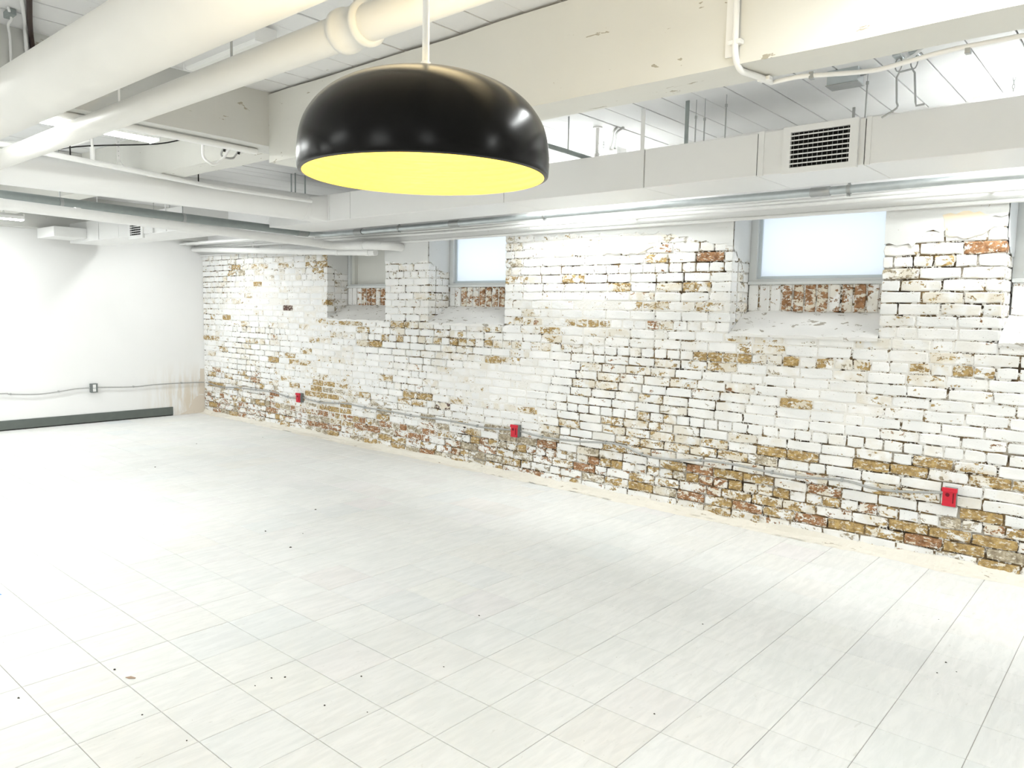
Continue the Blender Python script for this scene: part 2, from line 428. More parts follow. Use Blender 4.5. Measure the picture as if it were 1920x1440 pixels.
MARKS = [tuple(float(v) for v in s.split(',')) for s in '9.86,2.041,0.85,1;9.65,1.972,0.5,2;9.4,1.893,0.6,2;9.88,1.894,0.4,2;9.51,1.876,0.4,0;9.73,1.756,0.45,0;9.98,1.747,0.5,0;9.72,1.348,0.5,0;9.56,1.268,0.75,0;9.67,1.26,0.45,0;9.78,1.27,0.75,0;9.89,1.275,0.55,0;9.62,1.196,0.45,0;9.51,1.203,0.4,0;9.34,1.032,0.4,0;9.4,1.428,0.3,2;9.7,0.676,0.8,0;9.93,0.69,0.5,0;9.42,0.59,0.85,0;9.59,0.584,0.85,0;9.7,0.594,0.5,2;9.81,0.597,0.5,0;9.92,0.595,0.65,0;10.03,0.584,0.7,0;10.17,0.606,0.7,0;9.44,0.42,0.6,0;9.58,0.43,0.5,0;9.69,0.429,0.6,0;9.9,0.45,0.35,2;9.9,0.371,0.95,0;10.03,0.371,0.95,0;9.84,0.292,0.7,2;9.48,0.219,0.75,0;9.43,0.135,0.35,0;10.19,0.291,0.6,0;8.43,1.415,0.5,0;8.58,1.409,0.4,0;8.36,1.347,0.5,0;8.46,1.347,0.5,0;8.52,1.349,0.5,0;8.27,1.272,0.8,0;8.39,1.255,0.8,0;8.23,1.192,0.6,0;8.5,1.268,0.4,0;8.58,1.255,0.35,0;8.74,1.264,0.9,0;8.95,1.26,0.6,0;9.06,1.273,0.4,2;9.17,1.253,0.5,0;9.25,1.258,0.6,0;8.67,0.97,0.75,0;8.85,0.987,0.35,0;9.24,1.209,0.35,0;9.2,1.43,0.4,0;9.17,0.979,0.25,0;8.34,0.663,0.4,0;8.51,0.59,0.85,0;8.74,0.592,0.85,0;8.95,0.588,0.9,0;8.4,0.502,0.55,0;8.62,0.506,0.6,2;9.31,0.592,0.7,0;8.36,0.352,0.8,0;8.57,0.356,0.75,0;8.34,0.276,0.8,0;8.46,0.277,0.4,0;8.74,0.285,0.8,0;8.9,0.439,0.55,1;9,0.427,0.35,2;9.12,0.359,0.7,1;8.97,0.355,0.4,0;8.68,0.198,0.4,0;8.87,0.194,0.45,0;9.25,0.283,0.4,1;8.99,0.13,0.5,0;9.15,0.124,0.9,0;8.39,0.131,0.4,0;8.32,0.497,0.45,0;8.26,0.58,0.55,0;7.58,2.041,0.6,0;7.69,2.05,0.5,0;7.89,2.044,0.4,0;8.04,2.051,0.7,1;8.14,2.042,0.85,1;7.54,2.117,0.5,1;6.81,1.881,0.6,0;7.34,1.81,0.7,0;7.72,1.814,0.5,0;7.9,1.801,0.4,0;7.96,1.819,0.6,0;8.07,1.824,0.5,0;7.42,1.72,0.45,0;7.5,1.739,0.5,1;7.24,1.66,0.5,0;7.37,1.649,0.4,0;7.55,1.657,0.6,0;7.81,1.678,0.35,0;8.06,1.663,0.6,0;6.92,1.501,0.7,0;7.04,1.497,0.65,0;7.15,1.5,0.65,0;6.83,1.499,0.65,0;7.62,1.506,0.6,1;7.72,1.515,0.5,0;7.94,1.515,0.4,0;6.94,2.207,0.5,2;7.29,2.146,0.4,2;8.05,1.269,0.7,0;8.17,1.276,0.75,0;7.72,1.188,0.5,0;7.06,1.12,0.5,0;7.2,1.042,0.5,0;7.1,0.967,0.5,0;6.88,0.957,0.5,0;7.91,1.032,0.45,0;7.64,0.889,0.5,0;7.5,0.738,0.7,0;7.22,0.661,0.6,0;7.74,0.732,0.6,0;7.39,0.667,0.55,0;7.62,0.666,0.5,0;7.76,0.67,0.5,0;7.16,0.592,0.5,0;7.32,0.591,0.5,0;7.55,0.599,0.5,0;7.69,0.597,0.55,0;7.83,0.609,0.5,0;7.44,0.512,0.6,0;7.69,0.54,0.55,0;7.97,0.595,0.5,0;8.11,0.593,0.45,0;7.14,0.428,0.6,0;6.99,0.365,0.5,2;7.02,0.273,0.7,1;7.1,0.285,0.6,0;7.21,0.294,0.7,0;7.03,0.205,0.6,1;7.83,0.367,0.7,0;7.55,0.437,0.5,0;8.05,0.363,0.85,1;8.15,0.379,0.75,1;8.01,0.274,0.8,0;8.22,0.279,0.5,1;7.44,0.128,0.9,0;7.55,0.119,0.85,0;7.61,0.123,0.9,0;7.88,0.124,0.7,1;7.93,0.133,0.7,1;7.92,0.367,0.5,0;7.98,0.49,0.5,0;7.91,0.506,0.5,0;8.11,0.503,0.5,0;7.66,0.55,0.5,0;7.9,0.6,0.5,0;8.11,0.589,0.5,0;7.7,0.509,0.5,0;7.69,0.398,0.35,0;8.13,0.144,0.5,0;8.26,0.058,0.6,0;4.99,1.269,0.55,0;5.22,1.27,0.75,0;5.34,1.259,0.75,0;5.5,1.266,0.45,0;5.78,1.263,0.7,0;5.89,1.26,0.5,0;5.98,1.264,0.4,0;6.11,1.27,0.5,0;6.31,1.279,0.45,0;6.48,1.258,0.6,0;6.68,1.268,0.5,0;6.6,1.405,0.7,0;6.62,1.335,0.5,0;5.88,1.117,0.85,0;5.97,1.122,0.7,0;6.05,1.208,0.4,0;4.97,1.341,0.45,0;5.2,1.357,0.4,0;5.19,1.109,0.4,0;5.43,1.114,0.4,0;5.87,1.41,0.5,0;6.07,1.498,0.55,0;6.27,1.502,0.5,0;6.39,1.505,0.5,1;6.69,1.512,0.6,0;4.92,0.656,0.7,0;5.04,0.61,0.6,3;5.21,0.634,0.5,0;5.75,0.655,0.4,1;5.98,0.662,0.4,0;6.18,0.667,0.6,0;6.54,0.782,0.35,0;4.92,1.413,0.35,0;6.76,0.605,0.6,0;5.97,0.433,0.75,2;5.83,0.432,0.7,2;6.13,0.362,0.7,2;6.22,0.374,0.7,2;6.47,0.361,0.75,1;6.76,0.591,0.6,0;6.63,0.592,0.5,0;6.63,0.505,0.5,0;6.45,0.426,0.6,2;5.55,0.288,0.8,0;5.49,0.367,0.6,0;5.09,0.385,0.6,2;4.89,0.06,0.7,1;3.07,1.43,0.5,0;3.39,1.437,0.7,0;3.69,1.414,0.6,0;4.34,1.416,0.7,0;4.7,1.411,0.55,0;3.81,1.348,0.6,0;4.31,1.349,0.4,0;4.17,1.263,0.7,0;4.41,1.272,0.8,0;4.75,1.278,0.5,0;5,1.267,0.6,0;3.86,1.198,0.6,0;3.97,1.187,0.85,0;3.24,1.275,0.5,0;2.85,1.195,0.6,0;3.15,1.191,0.4,0;3,0.957,0.35,0;3.51,0.963,0.4,0;4.28,0.8,0.6,0;2.99,0.728,0.5,0;2.99,0.654,0.75,0;3.27,0.651,0.55,0;2.9,0.58,0.85,0;3.14,0.576,0.7,2;3.36,0.586,0.6,2;2.99,0.497,0.8,0;3.29,0.508,0.8,0;3.73,0.595,0.6,0;3.56,0.596,0.5,0;4.48,0.653,0.65,0;4.77,0.643,0.7,0;4.4,0.587,0.5,0;4.06,0.509,0.55,2;3.37,0.411,0.7,0;3.37,0.419,0.75,0;3.18,0.343,0.9,0;3.3,0.348,0.9,0;3.43,0.345,0.9,0;3.55,0.341,0.8,1;3.07,0.373,0.6,1;3.72,0.272,0.8,1;4.1,0.354,0.7,0;4.1,0.422,0.6,2;3.99,0.218,0.7,1;4.7,0.215,0.5,0;4.83,0.064,0.7,1;3.22,0.062,0.6,0;3.84,0.06,0.5,0;4.48,0.061,0.5,0;4.23,0.133,0.6,0;5.05,0.371,0.5,2;0.96,2.152,0.8,0;0.8,2.165,0.5,2;1.21,2.155,0.45,2;1.42,2.15,0.5,0;1.55,2.146,0.5,0;1.07,2.077,0.65,2;0.89,2.08,0.6,0;1.5,2.077,0.5,2;2.08,2.15,0.6,0;1.48,1.918,0.8,0;0.65,2.001,0.5,0;0.48,1.919,0.4,2;2.98,2.206,0.7,0;2.83,2.13,0.7,0;2.94,2.128,0.7,0;2.87,2.065,0.7,0;2.98,2.055,0.6,0;2.99,1.975,0.6,0;0.84,1.675,0.5,0;2.19,1.588,0.9,3;0.09,1.515,0.6,0;0.28,1.422,0.7,0;0.78,1.422,0.85,0;1.1,1.356,0.5,0;2.59,1.352,0.5,0;3.07,1.67,0.7,0;1.89,1.341,0.4,0;1.25,1.269,0.4,0;2.82,1.211,0.6,0;3.04,1.429,0.6,0;1.99,2.229,0.4,2;2.29,2.136,0.45,2;2.66,2.224,0.45,2;2.51,1.99,0.45,2;2.14,1.996,0.4,2;1.9,2,0.4,2;2.51,2.073,0.35,2;2.14,2.081,0.35,2;0.19,1.1,0.7,0;0.41,1.108,0.6,0;1.22,1.112,0.55,0;1.47,1.109,0.55,0;1.11,1.029,0.55,0;2.03,1.119,0.4,0;0.46,0.956,0.6,0;0.22,0.877,0.5,0;2.7,1.032,0.6,0;2.3,0.969,0.7,0;2.01,0.962,0.4,0;1.85,0.883,0.85,0;2.33,0.885,0.65,0;2.58,0.891,0.6,0;0.96,0.953,0.35,0;1.1,0.877,0.4,2;1.31,0.806,0.4,0;2.21,0.8,0.35,0;2.71,0.824,0.4,0;0.19,0.571,0.7,0;0.66,0.575,0.5,0;0.37,0.652,0.5,1;0.46,0.484,0.55,2;0.8,0.51,0.45,2;1.34,0.579,0.6,1;1.51,0.655,0.4,1;1.13,0.656,0.5,0;0.17,0.412,0.7,0;0.38,0.419,0.8,0;0.69,0.338,0.6,2;0.89,0.413,0.6,0;1.89,0.425,0.95,1;1.51,0.501,0.5,0;2.37,0.588,0.55,0;1.95,0.537,0.5,2;2.87,0.578,0.8,0;2.37,0.433,0.6,0;0.24,0.171,0.8,0;1.12,0.273,0.6,0;0.51,0.284,0.5,1;0.87,0.269,0.5,0;1.31,0.273,0.6,2;1.59,0.289,0.5,0;2.25,0.656,0.5,0;3.04,0.665,0.75,0;2.71,0.506,0.75,0;2.96,0.511,0.7,0;6.81,1.877,0.75,0;6.69,1.873,0.6,0;5.96,1.887,0.6,0;5.98,1.978,0.5,2;6.04,2.044,0.5,2;6.2,1.89,0.4,0;6.27,1.584,0.45,0;6.05,2.237,0.5,2;6.01,2.299,0.5,2;9.9,0.209,0.7,0;9.91,0.135,0.95,0;10.06,0.198,0.8,0;10.14,0.217,0.9,0;10.19,0.287,0.6,0;10.09,0.126,0.8,2;10.04,0.126,0.7,2;9.65,0.134,0.8,1;9.7,0.128,0.6,1;9.46,0.123,0.6,0;9.99,0.074,0.7,0;10.17,0.067,0.7,0;9.77,0.201,0.4,0;9.5,0.154,0.5,0'.split(';')]
brnd = random.Random(11)
def grime(x, z):
    v = .18 + .25 * max(0, noise.noise((x * .9, z * 1.7, 3.1)))
    if z < .46: v += .55 * max(0, 1 - abs(x - 5.6) / 2.4) * min(1, (.5 - z) / .2)
    if z < .3: v += .35
    if x < 5 and z < .75: v += .28
    if .75 < z < 1.2 and 5.0 < x < 6.7: v -= .25
    if .8 < z < 1.15 and 8.1 < x < 9.4: v -= .1
    return max(0, min(1, v))
bricks = []                                                    # x0,x1,z0,z1
for ri in range(len(ROWS) - 1):
    z0, z1 = ROWS[ri], ROWS[ri + 1]
    for (a, b) in (PIERS if z0 >= SILL - .001 else [(0, XR)]):
        hdr = z0 in HEADER
        segs = []
        x = a - ((ri % 2) * .119 + brnd.uniform(0, .02) if not hdr else brnd.uniform(0, .06))
        while x < b:
            h2 = hdr or (z0 == 1.466 and 5.94 < x < 8.2) or brnd.random() < .05
            L = (.121 if h2 else .238) * brnd.uniform(.95, 1.05)
            s0, s1 = max(a, x), min(b, x + L)
            if s1 - s0 > .03: segs.append([s0, s1])
            elif segs and s1 > s0: segs[-1][1] = s1
            x += L
        segs[0][0] = a; segs[-1][1] = b
        for s0, s1 in segs:
            ja = 0 if (s0 == a and a > 0) else .0045; jb = 0 if (s1 == b and b < XR) else .0045; w_ = brnd.uniform(.0025, .0052)
            bricks.append([s0 + ja, s1 - jb, z0 + w_, z1 - .0042])
def find(x, z):
    for k, (x0, x1, z0, z1) in enumerate(bricks):
        if x0 - .006 <= x <= x1 + .006 and z0 - .006 <= z <= z1 + .006: return k
    return None
bcol = []
for (x0, x1, z0, z1) in bricks:
    x, z = (x0 + x1) / 2, (z0 + z1) / 2
    bare = max(0, brnd.gauss(.13, .11) + .22 * noise.noise((x * .8, z * 1.5, 6.1)))
    if 6.9 < x < 8.5 and .35 < z < .72: bare += .16
    if z < .30: bare += brnd.uniform(0, .3)
    if x < 5 and z < .62: bare += brnd.uniform(0, .28)
    kind = brnd.choice((.1, .1, .1, .35, .6, .6))
    if z < .5 and brnd.random() < .3: kind = .35
    bcol.append([min(.6, bare), kind, brnd.random(), grime(x, z)])
for (x, z, b, t) in MARKS:
    k = find(x, z)
    if k is not None:
        if b > bcol[k][0]: bcol[k][0] = b; bcol[k][1] = (.1, .35, .6, .85)[int(t)]
def brick_shape(mb, x0, x1, z0, z1, y, dep=.10, jit=None, seed=None):
    """brick with a worn, slightly irregular outline and chamfered arris; its face looks along -Y"""
    c = .0045; rr = random.Random(seed) if seed is not None else brnd
    nx = 3 if x1 - x0 > .15 else 2
    per = [(x0 + (x1 - x0) * i / nx, z0) for i in range(nx)] + [(x1, z0), (x1, (z0 + z1) / 2)] + [(x1 - (x1 - x0) * i / nx, z1) for i in range(nx)] + [(x0, z1), (x0, (z0 + z1) / 2)]
    n = len(per); cx, cz = (x0 + x1) / 2, (z0 + z1) / 2; e = []; f = []
    for (x, z) in per:
        corner = (x in (x0, x1)) and (z in (z0, z1)); k = .0028 if corner else 0
        j1, j2 = rr.gauss(0, .0017), rr.gauss(0, .0019)
        xx = x + j1 - math.copysign(k, x - cx) if x in (x0, x1) else x; zz = z + j2 - math.copysign(k, z - cz) if z in (z0, z1) else z
        e.append((xx, y + c, zz)); s_ = c * rr.uniform(.8, 1.7)
        f.append((xx - (math.copysign(s_, x - cx) if x in (x0, x1) else 0), y + rr.uniform(-.001, .0012), zz - (math.copysign(s_, z - cz) if z in (z0, z1) else 0)))
    bk = [(p[0], y + dep, p[2]) for p in e]
    fs = [tuple(range(2 * n, 3 * n))]
    for a, b in ((0, n), (n, 2 * n)):
        for i in range(n): fs.append((a + i, a + (i + 1) % n, b + (i + 1) % n, b + i))
    mb.add(bk + e + f, fs)
def vis_area(x0, x1, z0, z1, y=0):
    q = [px(p) for p in ((x0, y, z0), (x1, y, z0), (x1, y, z1), (x0, y, z1))]
    if not all(q): return 0
    cx, cy = sum(v[0] for v in q) / 4, sum(v[1] for v in q) / 4
    if not (0 < cx < 1920 and 0 < cy < 1440) or z1 > 2.33: return 0
    return abs(sum(q[k][0] * q[(k + 1) % 4][1] - q[(k + 1) % 4][0] * q[k][1] for k in range(4))) / 2
order = sorted(range(len(bricks)), key=lambda k: -vis_area(*bricks[k]))
shapes = {}
for k in order[:300]:
    x0, x1, z0, z1 = bricks[k]; key = (round((x1 - x0) * 200), round((z1 - z0) * 500), k % 4)
    if key not in shapes:
        mb = MB(); w2, h2 = key[0] / 400, key[1] / 1000
        brick_shape(mb, -w2, w2, -h2, h2, 0, seed=len(shapes)); o = mb.build('brick', M['brick_o'], wall); shapes[key] = o.data
    else:
        o = bpy.data.objects.new('brick', shapes[key]); COL.objects.link(o); o.parent = wall
    o.location = ((x0 + x1) / 2, brnd.uniform(-.0035, .0025), (z0 + z1) / 2)
    edge = any(abs(x0 - e_) < .01 or abs(x1 - e_) < .01 for e_ in edges)
    o.rotation_euler = (0, brnd.gauss(0, .007), 0 if edge else brnd.gauss(0, .006))
    o.color = bcol[k]
far = MB(); fcol = []
def jj(): return brnd.uniform(-.0022, .0022)
def addfar(x0, x1, z0, z1, y, col, dep=.10):
    n0 = len(far.f); brick_shape(far, x0, x1, z0, z1, y, dep, jj); fcol.extend([col] * (len(far.f) - n0))
for k in order[300:]: addfar(*bricks[k], brnd.uniform(-.0035, .0025), bcol[k])
# niche side bricks: exposed faces look along X
for (a, b) in NICHE:
    for ri in range(19, len(ROWS) - 1):
        z0, z1 = ROWS[ri] + .005, ROWS[ri + 1] - .005
        cuts = [.106, .30] if ri % 2 else [.106, .20, .30]
        for c0, c1 in zip(cuts[:-1], cuts[1:]):
            for xa, xb in ((a - .10, a + brnd.uniform(-.002, .002)), (b + brnd.uniform(-.002, .002), b + .10)):
                n0 = len(far.f); far.box((xa, c0 + .005, z0), (xb, c1 - .004, z1), .004)
                fcol.extend([[max(0, brnd.gauss(.18, .15)), .6, brnd.random(), .55]] * (len(far.f) - n0))
fb = far.build('brick_courses', M['brick_a'], wall); fb['kind'] = 'stuff'; colour_faces(fb, 'brick', fcol)

# upright sill bricks, sloping plaster sills, ragged paint skims
srnd = random.Random(21)
for ni, (a, b) in enumerate(NICHE):
    n = 12; pw = (b - a) / n
    for k in range(n):
        mb = MB(); w2 = pw / 2 - .006
        brick_shape(mb, -w2, w2, -.102, .102, 0, .06)
        o = mb.build('sill_brick', M['brick_o'], wall); o.location = (a + (k + .5) * pw, D + brnd.uniform(-.003, .003), 1.737)
        left = k < (2 if ni < 2 else 3)
        o.color = (srnd.uniform(.05, .2) if left else srnd.choice((.35, .45, .55, .62, .68)), .35, srnd.random(), .5)
    mb = MB(); nx, ny = 40, 8; vs = []
    for i in range(nx + 1):
        for j in range(ny + 1):
            x = a + (b - a) * i / nx; t = j / ny; y = -.012 + t * (D + .02)
            z = 1.462 + .172 * t ** .9 + .016 * noise.noise((x * 7, y * 9, ni)) + .006 * noise.noise((x * 23, y * 23, ni))
            vs.append((x, y, z))
    fs = [(i * (ny + 1) + j, (i + 1) * (ny + 1) + j, (i + 1) * (ny + 1) + j + 1, i * (ny + 1) + j + 1) for i in range(nx) for j in range(ny)]
    mb.add(vs, fs, True)
    fr = [vs[i * (ny + 1)] for i in range(nx + 1)]
    mb.add(fr + [(x, y + .004, 1.44 + .008 * noise.noise((x * 15, 0, 5))) for x, y, z in fr], [(i, nx + 1 + i, nx + 2 + i, i + 1) for i in range(nx)], True)
    mb.build('sill', M['rough_plaster'], wall)
def skim(poly_bottom, ztop, seed):
    pts = ragged(poly_bottom, .014, .035, seed); n = len(pts)
    for zc in (.0,):
        mb = MB(); vs = [(x, -.0065, z) for x, z in pts] + [(x, -.0065, ztop) for x, z in pts] + [(x, .004, z - .001) for x, z in pts]
        fs = [(i, i + 1, n + i + 1, n + i) for i in range(n - 1)] + [(2 * n + i, 2 * n + i + 1, i + 1, i) for i in range(n - 1)]
        mb.add(vs, fs); mb.build('plaster_patch', M['grey_plaster'], wall)
skim([(9.302, 2.085), (9.48, 2.075), (9.52, 2.15), (9.70, 2.16), (9.73, 2.225), (9.988, 2.235)], ZT, 1)
skim([(5.942, 2.30), (6.5, 2.285), (7.0, 2.27), (7.6, 2.25), (7.9, 2.19), (8.1, 2.15), (8.238, 2.12)], ZT, 2)
skim([(4.162, 2.12), (4.5, 2.08), (4.868, 2.10)], ZT, 3)
skim([(11.052, 2.1), (12.0, 2.15), (13.0, 2.1)], ZT, 4)
for ni, (a, b) in enumerate(NICHE):
    pts = ragged([(.0, 2.10), (.15, 2.02), (.298, 2.0)], .02, .03, 20 + ni); n = len(pts); mb = MB()
    vs = [(a + .0045, y, z) for y, z in pts] + [(a + .0045, y, 2.5) for y, z in pts]
    mb.add(vs, [(i, i + 1, n + i + 1, n + i) for i in range(n - 1)]); mb.build('plaster_patch', M['grey_plaster'], wall)
def cream(pts, seed):
    q = ragged([(x, z) for x, z in pts] + [pts[0]], .009, .03, seed)[:-1]
    MB().prism([(x, -.0085, z) for x, z in q], (0, .006, 0)).build('paint_patch', M['cream'], wall)
cream([(9.66, 2.13), (9.80, 2.10), (9.92, 2.16), (9.90, 2.24), (9.78, 2.27), (9.64, 2.25)], 31)
cream([(7.05, 2.10), (7.40, 2.09), (7.55, 2.15), (7.35, 2.20), (7.10, 2.19)], 32)
# crumbled mortar skirt along the foot of the wall
mb = MB(); nx = 700; prof = [(-.085, .0), (-.07, .010), (-.045, .018), (-.022, .034), (-.004, .052), (.012, .060)]; vs = []
for i in range(nx + 1):
    x = XR * i / nx
    for k, (y, z) in enumerate(prof):
        s = 1 + .45 * noise.noise((x * 2.1, k * .7, 1.3)) + .25 * noise.noise((x * 13, k * 2.1, 4.4))
        vs.append((x, y * s if y < 0 else y, max(.0005, z * s + (.004 * noise.noise((x * 40, k * 3, 9)) if k else 0))))
K = len(prof)
mb.add(vs, [(i * K + k, (i + 1) * K + k, (i + 1) * K + k + 1, i * K + k + 1) for i in range(nx) for k in range(K - 1)], False)
mb.build('mortar_skirt', M['skirt'], wall)

# ---- windows set in the niches
WLAB = ['small blocked window with a beige board beside the drain elbow', 'narrow frosted window left of the wide brick pier',
        'wide frosted window at the right between two brick piers', 'frosted window cut off by the right edge of the photo']
for ni, (a, b) in enumerate(NICHE):
    mb = MB(); z0, z1, y0, y1 = 1.853, 2.56, D + .002, D + .10
    fw = .06 if ni else .045
    mb.box((a, y0, z0), (a + fw, y1, z1), .004); mb.box((b - fw, y0, z0), (b, y1, z1), .004)
    mb.box((a + fw, y0, z0), (b - fw, y1, z0 + .03), .004); mb.box((a + fw, y0, z1 - .05), (b - fw, y1, z1), .004)
    wn = mb.build('window_%d' % (ni + 1), M['frame']); tag(wn, WLAB[ni], kind='structure')
    MB().box((a + .004, y0 - .022, z0 - .014), (b - .004, y0 + .01, z0 + .012), .004).build('window_sill', M['frame'], wn)
    if ni == 0:
        MB().box((a + fw, y1 - .02, z0 + .03), (b - fw, y1, z1 - .05)).build('board_panel', M['panel'], wn)
        MB().box((a + fw, y0 + .03, z0 + .03), (a + fw + .05, y1 - .02, z1 - .05), .003).build('stop_bead', M['panel'], wn)
    else:
        mb = MB(); s = .022; xa, xb, za, zb = a + fw, b - fw, z0 + .03, z1 - .05; ya, yb = y0 + .03, y0 + .06
        for p, q in (((xa, ya, za), (xa + s, yb, zb)), ((xb - s, ya, za), (xb, yb, zb)), ((xa + s, ya, za), (xb - s, yb, za + s)), ((xa + s, ya, zb - s), (xb - s, yb, zb))): mb.box(p, q, .002)
        mb.build('sash', M['sash'], wn)
        MB().box((xa + s - .004, ya + .012, za + s - .004), (xb - s + .004, ya + .018, zb - s + .004)).build('pane', M['glass'], wn)

# ---- back wall, the unseen walls, baseboard
def stained_plaster():
    m_, nt, b = mat('stained_white_plaster'); g = G(nt); p = g.pos(); sx = g.n('ShaderNodeSeparateXYZ'); g.l(p, sx.inputs[0])
    near = g.math('MULTIPLY', g.ramp(sx.outputs[1], -1.1, -.15), g.ramp(sx.outputs[2], .85, .2))
    st = g.math('MULTIPLY', near, g.ramp(g.noise(g.scale(p, (1, 5, .8)), 2.6, 4, .6), .38, .62))
    base = g.mix(g.noise(p, 1.5, 3), (.82, .82, .815), (.89, .89, .885))
    g.l(g.mix(g.math('MULTIPLY', st, .75), base, (.66, .565, .43)), b.inputs['Base Color'])
    b.inputs['Roughness'].default_value = .6; b.inputs['Specular IOR Level'].default_value = .2
    g.bump(g.noise(p, 12, 3), .12, .005, b); return m_
bw = MB().box((-.3, YF, -.1), (0, .5, ZC + .05)).build('wall_back', stained_plaster()); tag(bw, 'smooth white plaster end wall', kind='structure')
pts = ragged([(-.378, .004), (-.30, .035), (-.238, .088), (-.20, .15), (-.175, .202), (-.13, .245), (-.092, .258), (0, .266)], .006, .02, 5)
MB().prism([(.0025, y, z) for y, z in pts] + [(.0025, 0, .004)], (-.004, 0, 0)).build('bare_patch', M['bare_plaster'], bw)
pts = ragged([(-.062, .66), (-.066, .52), (-.094, .45), (-.075, .36), (-.094, .295)], .006, .02, 6)
MB().prism([(.0022, 0, .66)] + [(.0022, y, z) for y, z in pts] + [(.0022, 0, .268)], (-.004, 0, 0)).build('bare_patch', M['bare_plaster'], bw)
tag(MB().box((0, YF - .3, -.1), (XR, YF, ZC + .05)).build('wall_left', M['plaster']), 'white wall on the far side of the room', kind='structure')
tag(MB().box((XR, YF, -.1), (XR + .3, .5, ZC + .05)).build('wall_front', M['plaster']), 'white wall behind the viewer', kind='structure')
bb = MB(); bb.box((.001, -9.4, .014), (.013, -.482, .128), .002)
tag(bb.build('baseboard_back', M['grey_base']), 'dark grey vinyl baseboard stopping short of the brick corner', kind='structure')
MB().box((.001, -9.4, .003), (.006, -.482, .014)).build('dark_base_strip', M['black'], bpy.data.objects['baseboard_back'])  # black strip below the baseboard

# ---- ceiling boards and timber beams
ce = MB().box((0, YF, ZC + .018), (XR, .5, ZC + .12)).build('ceiling', M['gap']); tag(ce, 'white painted plank ceiling between timber beams', kind='structure')
crnd = random.Random(5); BWD = .2055
bays = [(-.016, -2.665), (-2.675, -5.9), (-5.91, YF)]
for (ya, yb) in bays:
    mb = MB(); mb.box((-BWD / 2 + .0035, yb, ZC), (BWD / 2 - .0035, ya, ZC + .017), .002)
    o0 = mb.build('ceiling_board', M['board'], ce); first = True
    for i in range(int(XR / BWD)):
        o = o0 if first else bpy.data.objects.new('ceiling_board', o0.data)
        if not first: COL.objects.link(o); o.parent = ce
        first = False
        o.location = (.063 + BWD * (i + .5), 0, crnd.uniform(-.003, .002))
def beam(a, b, label, matl, seed, axis):
    """hand-hewn timber: subdivided box with slightly wavering faces"""
    mb = MB(); n = int(abs(b[axis] - a[axis]) / .12); o = [i for i in range(3) if i != axis]; vs = []
    for i in range(n + 1):
        t = a[axis] + (b[axis] - a[axis]) * i / n
        for u, v in ((a[o[0]], a[o[1]]), (b[o[0]], a[o[1]]), (b[o[0]], b[o[1]]), (a[o[0]], b[o[1]])):
            p = [0, 0, 0]; p[axis] = t
            du = .007 * noise.noise((t * 1.3, u * 9, seed)) + .003 * noise.noise((t * 6, u * 9, seed)); p[o[0]] = u + du
            p[o[1]] = v + (.006 * noise.noise((t * 1.7, v * 7, seed + 5)) + .003 * noise.noise((t * 7, u, seed)) if v < ZC - .1 else .007 * noise.noise((t * 2.2, 3, seed)))
            vs.append(p)
    fs = [(i * 4 + k, i * 4 + (k + 1) % 4, (i + 1) * 4 + (k + 1) % 4, (i + 1) * 4 + k) for i in range(n) for k in range(4)]
    mb.add(vs, fs + [(3, 2, 1, 0), tuple(n * 4 + k for k in range(4))])
    return tag(mb.build('ceiling_beam', matl), label, 'beam')
beam((6.412, -2.785, 2.502), (XR, -2.568, ZC - .016), 'big white painted timber beam above the air register and in front of the duct', M['beam'], 1, 0)
beam((0, -2.755, 2.600), (6.19, -2.55, ZC), 'painted timber beam beyond the girder above the round duct', M['beam'], 2, 0)
beam((6.19, YF, 2.602), (6.411, -.016, ZC), 'grey painted timber girder crossing above the two upper pipes left of the pendant', M['beam_y'], 3, 1)
beam((0, YF, 2.50), (.22, -.016, ZC), 'white beam running along the top of the end wall', M['beam_y'], 4, 1)
beam((3.05, YF, 2.602), (3.27, -2.756, ZC), 'timber girder above the grey pipe at the far left', M['beam_y'], 6, 1)

# ================================================================== things
# ---- rectangular air ducts with registers
def register(parent, x0, x1, z0, z1, y, bord, nh, nv):
    """louvred grille on a duct face that looks along -Y"""
    mb = MB(); t = .024
    for a, b in (((x0, y - t, z0), (x0 + bord, y, z1)), ((x1 - bord, y - t, z0), (x1, y, z1)),
                 ((x0 + bord, y - t, z0), (x1 - bord, y, z0 + bord * .8)), ((x0 + bord, y - t, z1 - bord * .8), (x1 - bord, y, z1))): mb.box(a, b, .0025)
    rg = mb.build('register', M['white'], parent); rg['label'] = 'white louvred air register'
    xa, xb, za, zb = x0 + bord, x1 - bord, z0 + bord * .8, z1 - bord * .8
    MB().box((xa - .002, y - .0035, za - .002), (xb + .002, y - .0005, zb + .002)).build('dark_throat_panel', M['void'], rg)  # black panel on the duct face; the opening's shade is painted, no hole behind
    for k in range(nh):
        zc = za + (zb - za) * (k + .75) / (nh + .5)
        mb = MB(); h = .0035
        mb.prism([(xa, y - .023, zc - h), (xa, y - .012, zc - h + .003), (xa, y - .012, zc + h + .003), (xa, y - .023, zc + h)], (xb - xa, 0, 0))
        mb.build('louver', M['white'], rg)
    for k in range(nv):
        xc = xa + (xb - xa) * (k + .5) / nv
        MB().box((xc - .001, y - .010, za), (xc + .001, y - .004, zb)).build('vane', M['steel'], rg)
    return rg
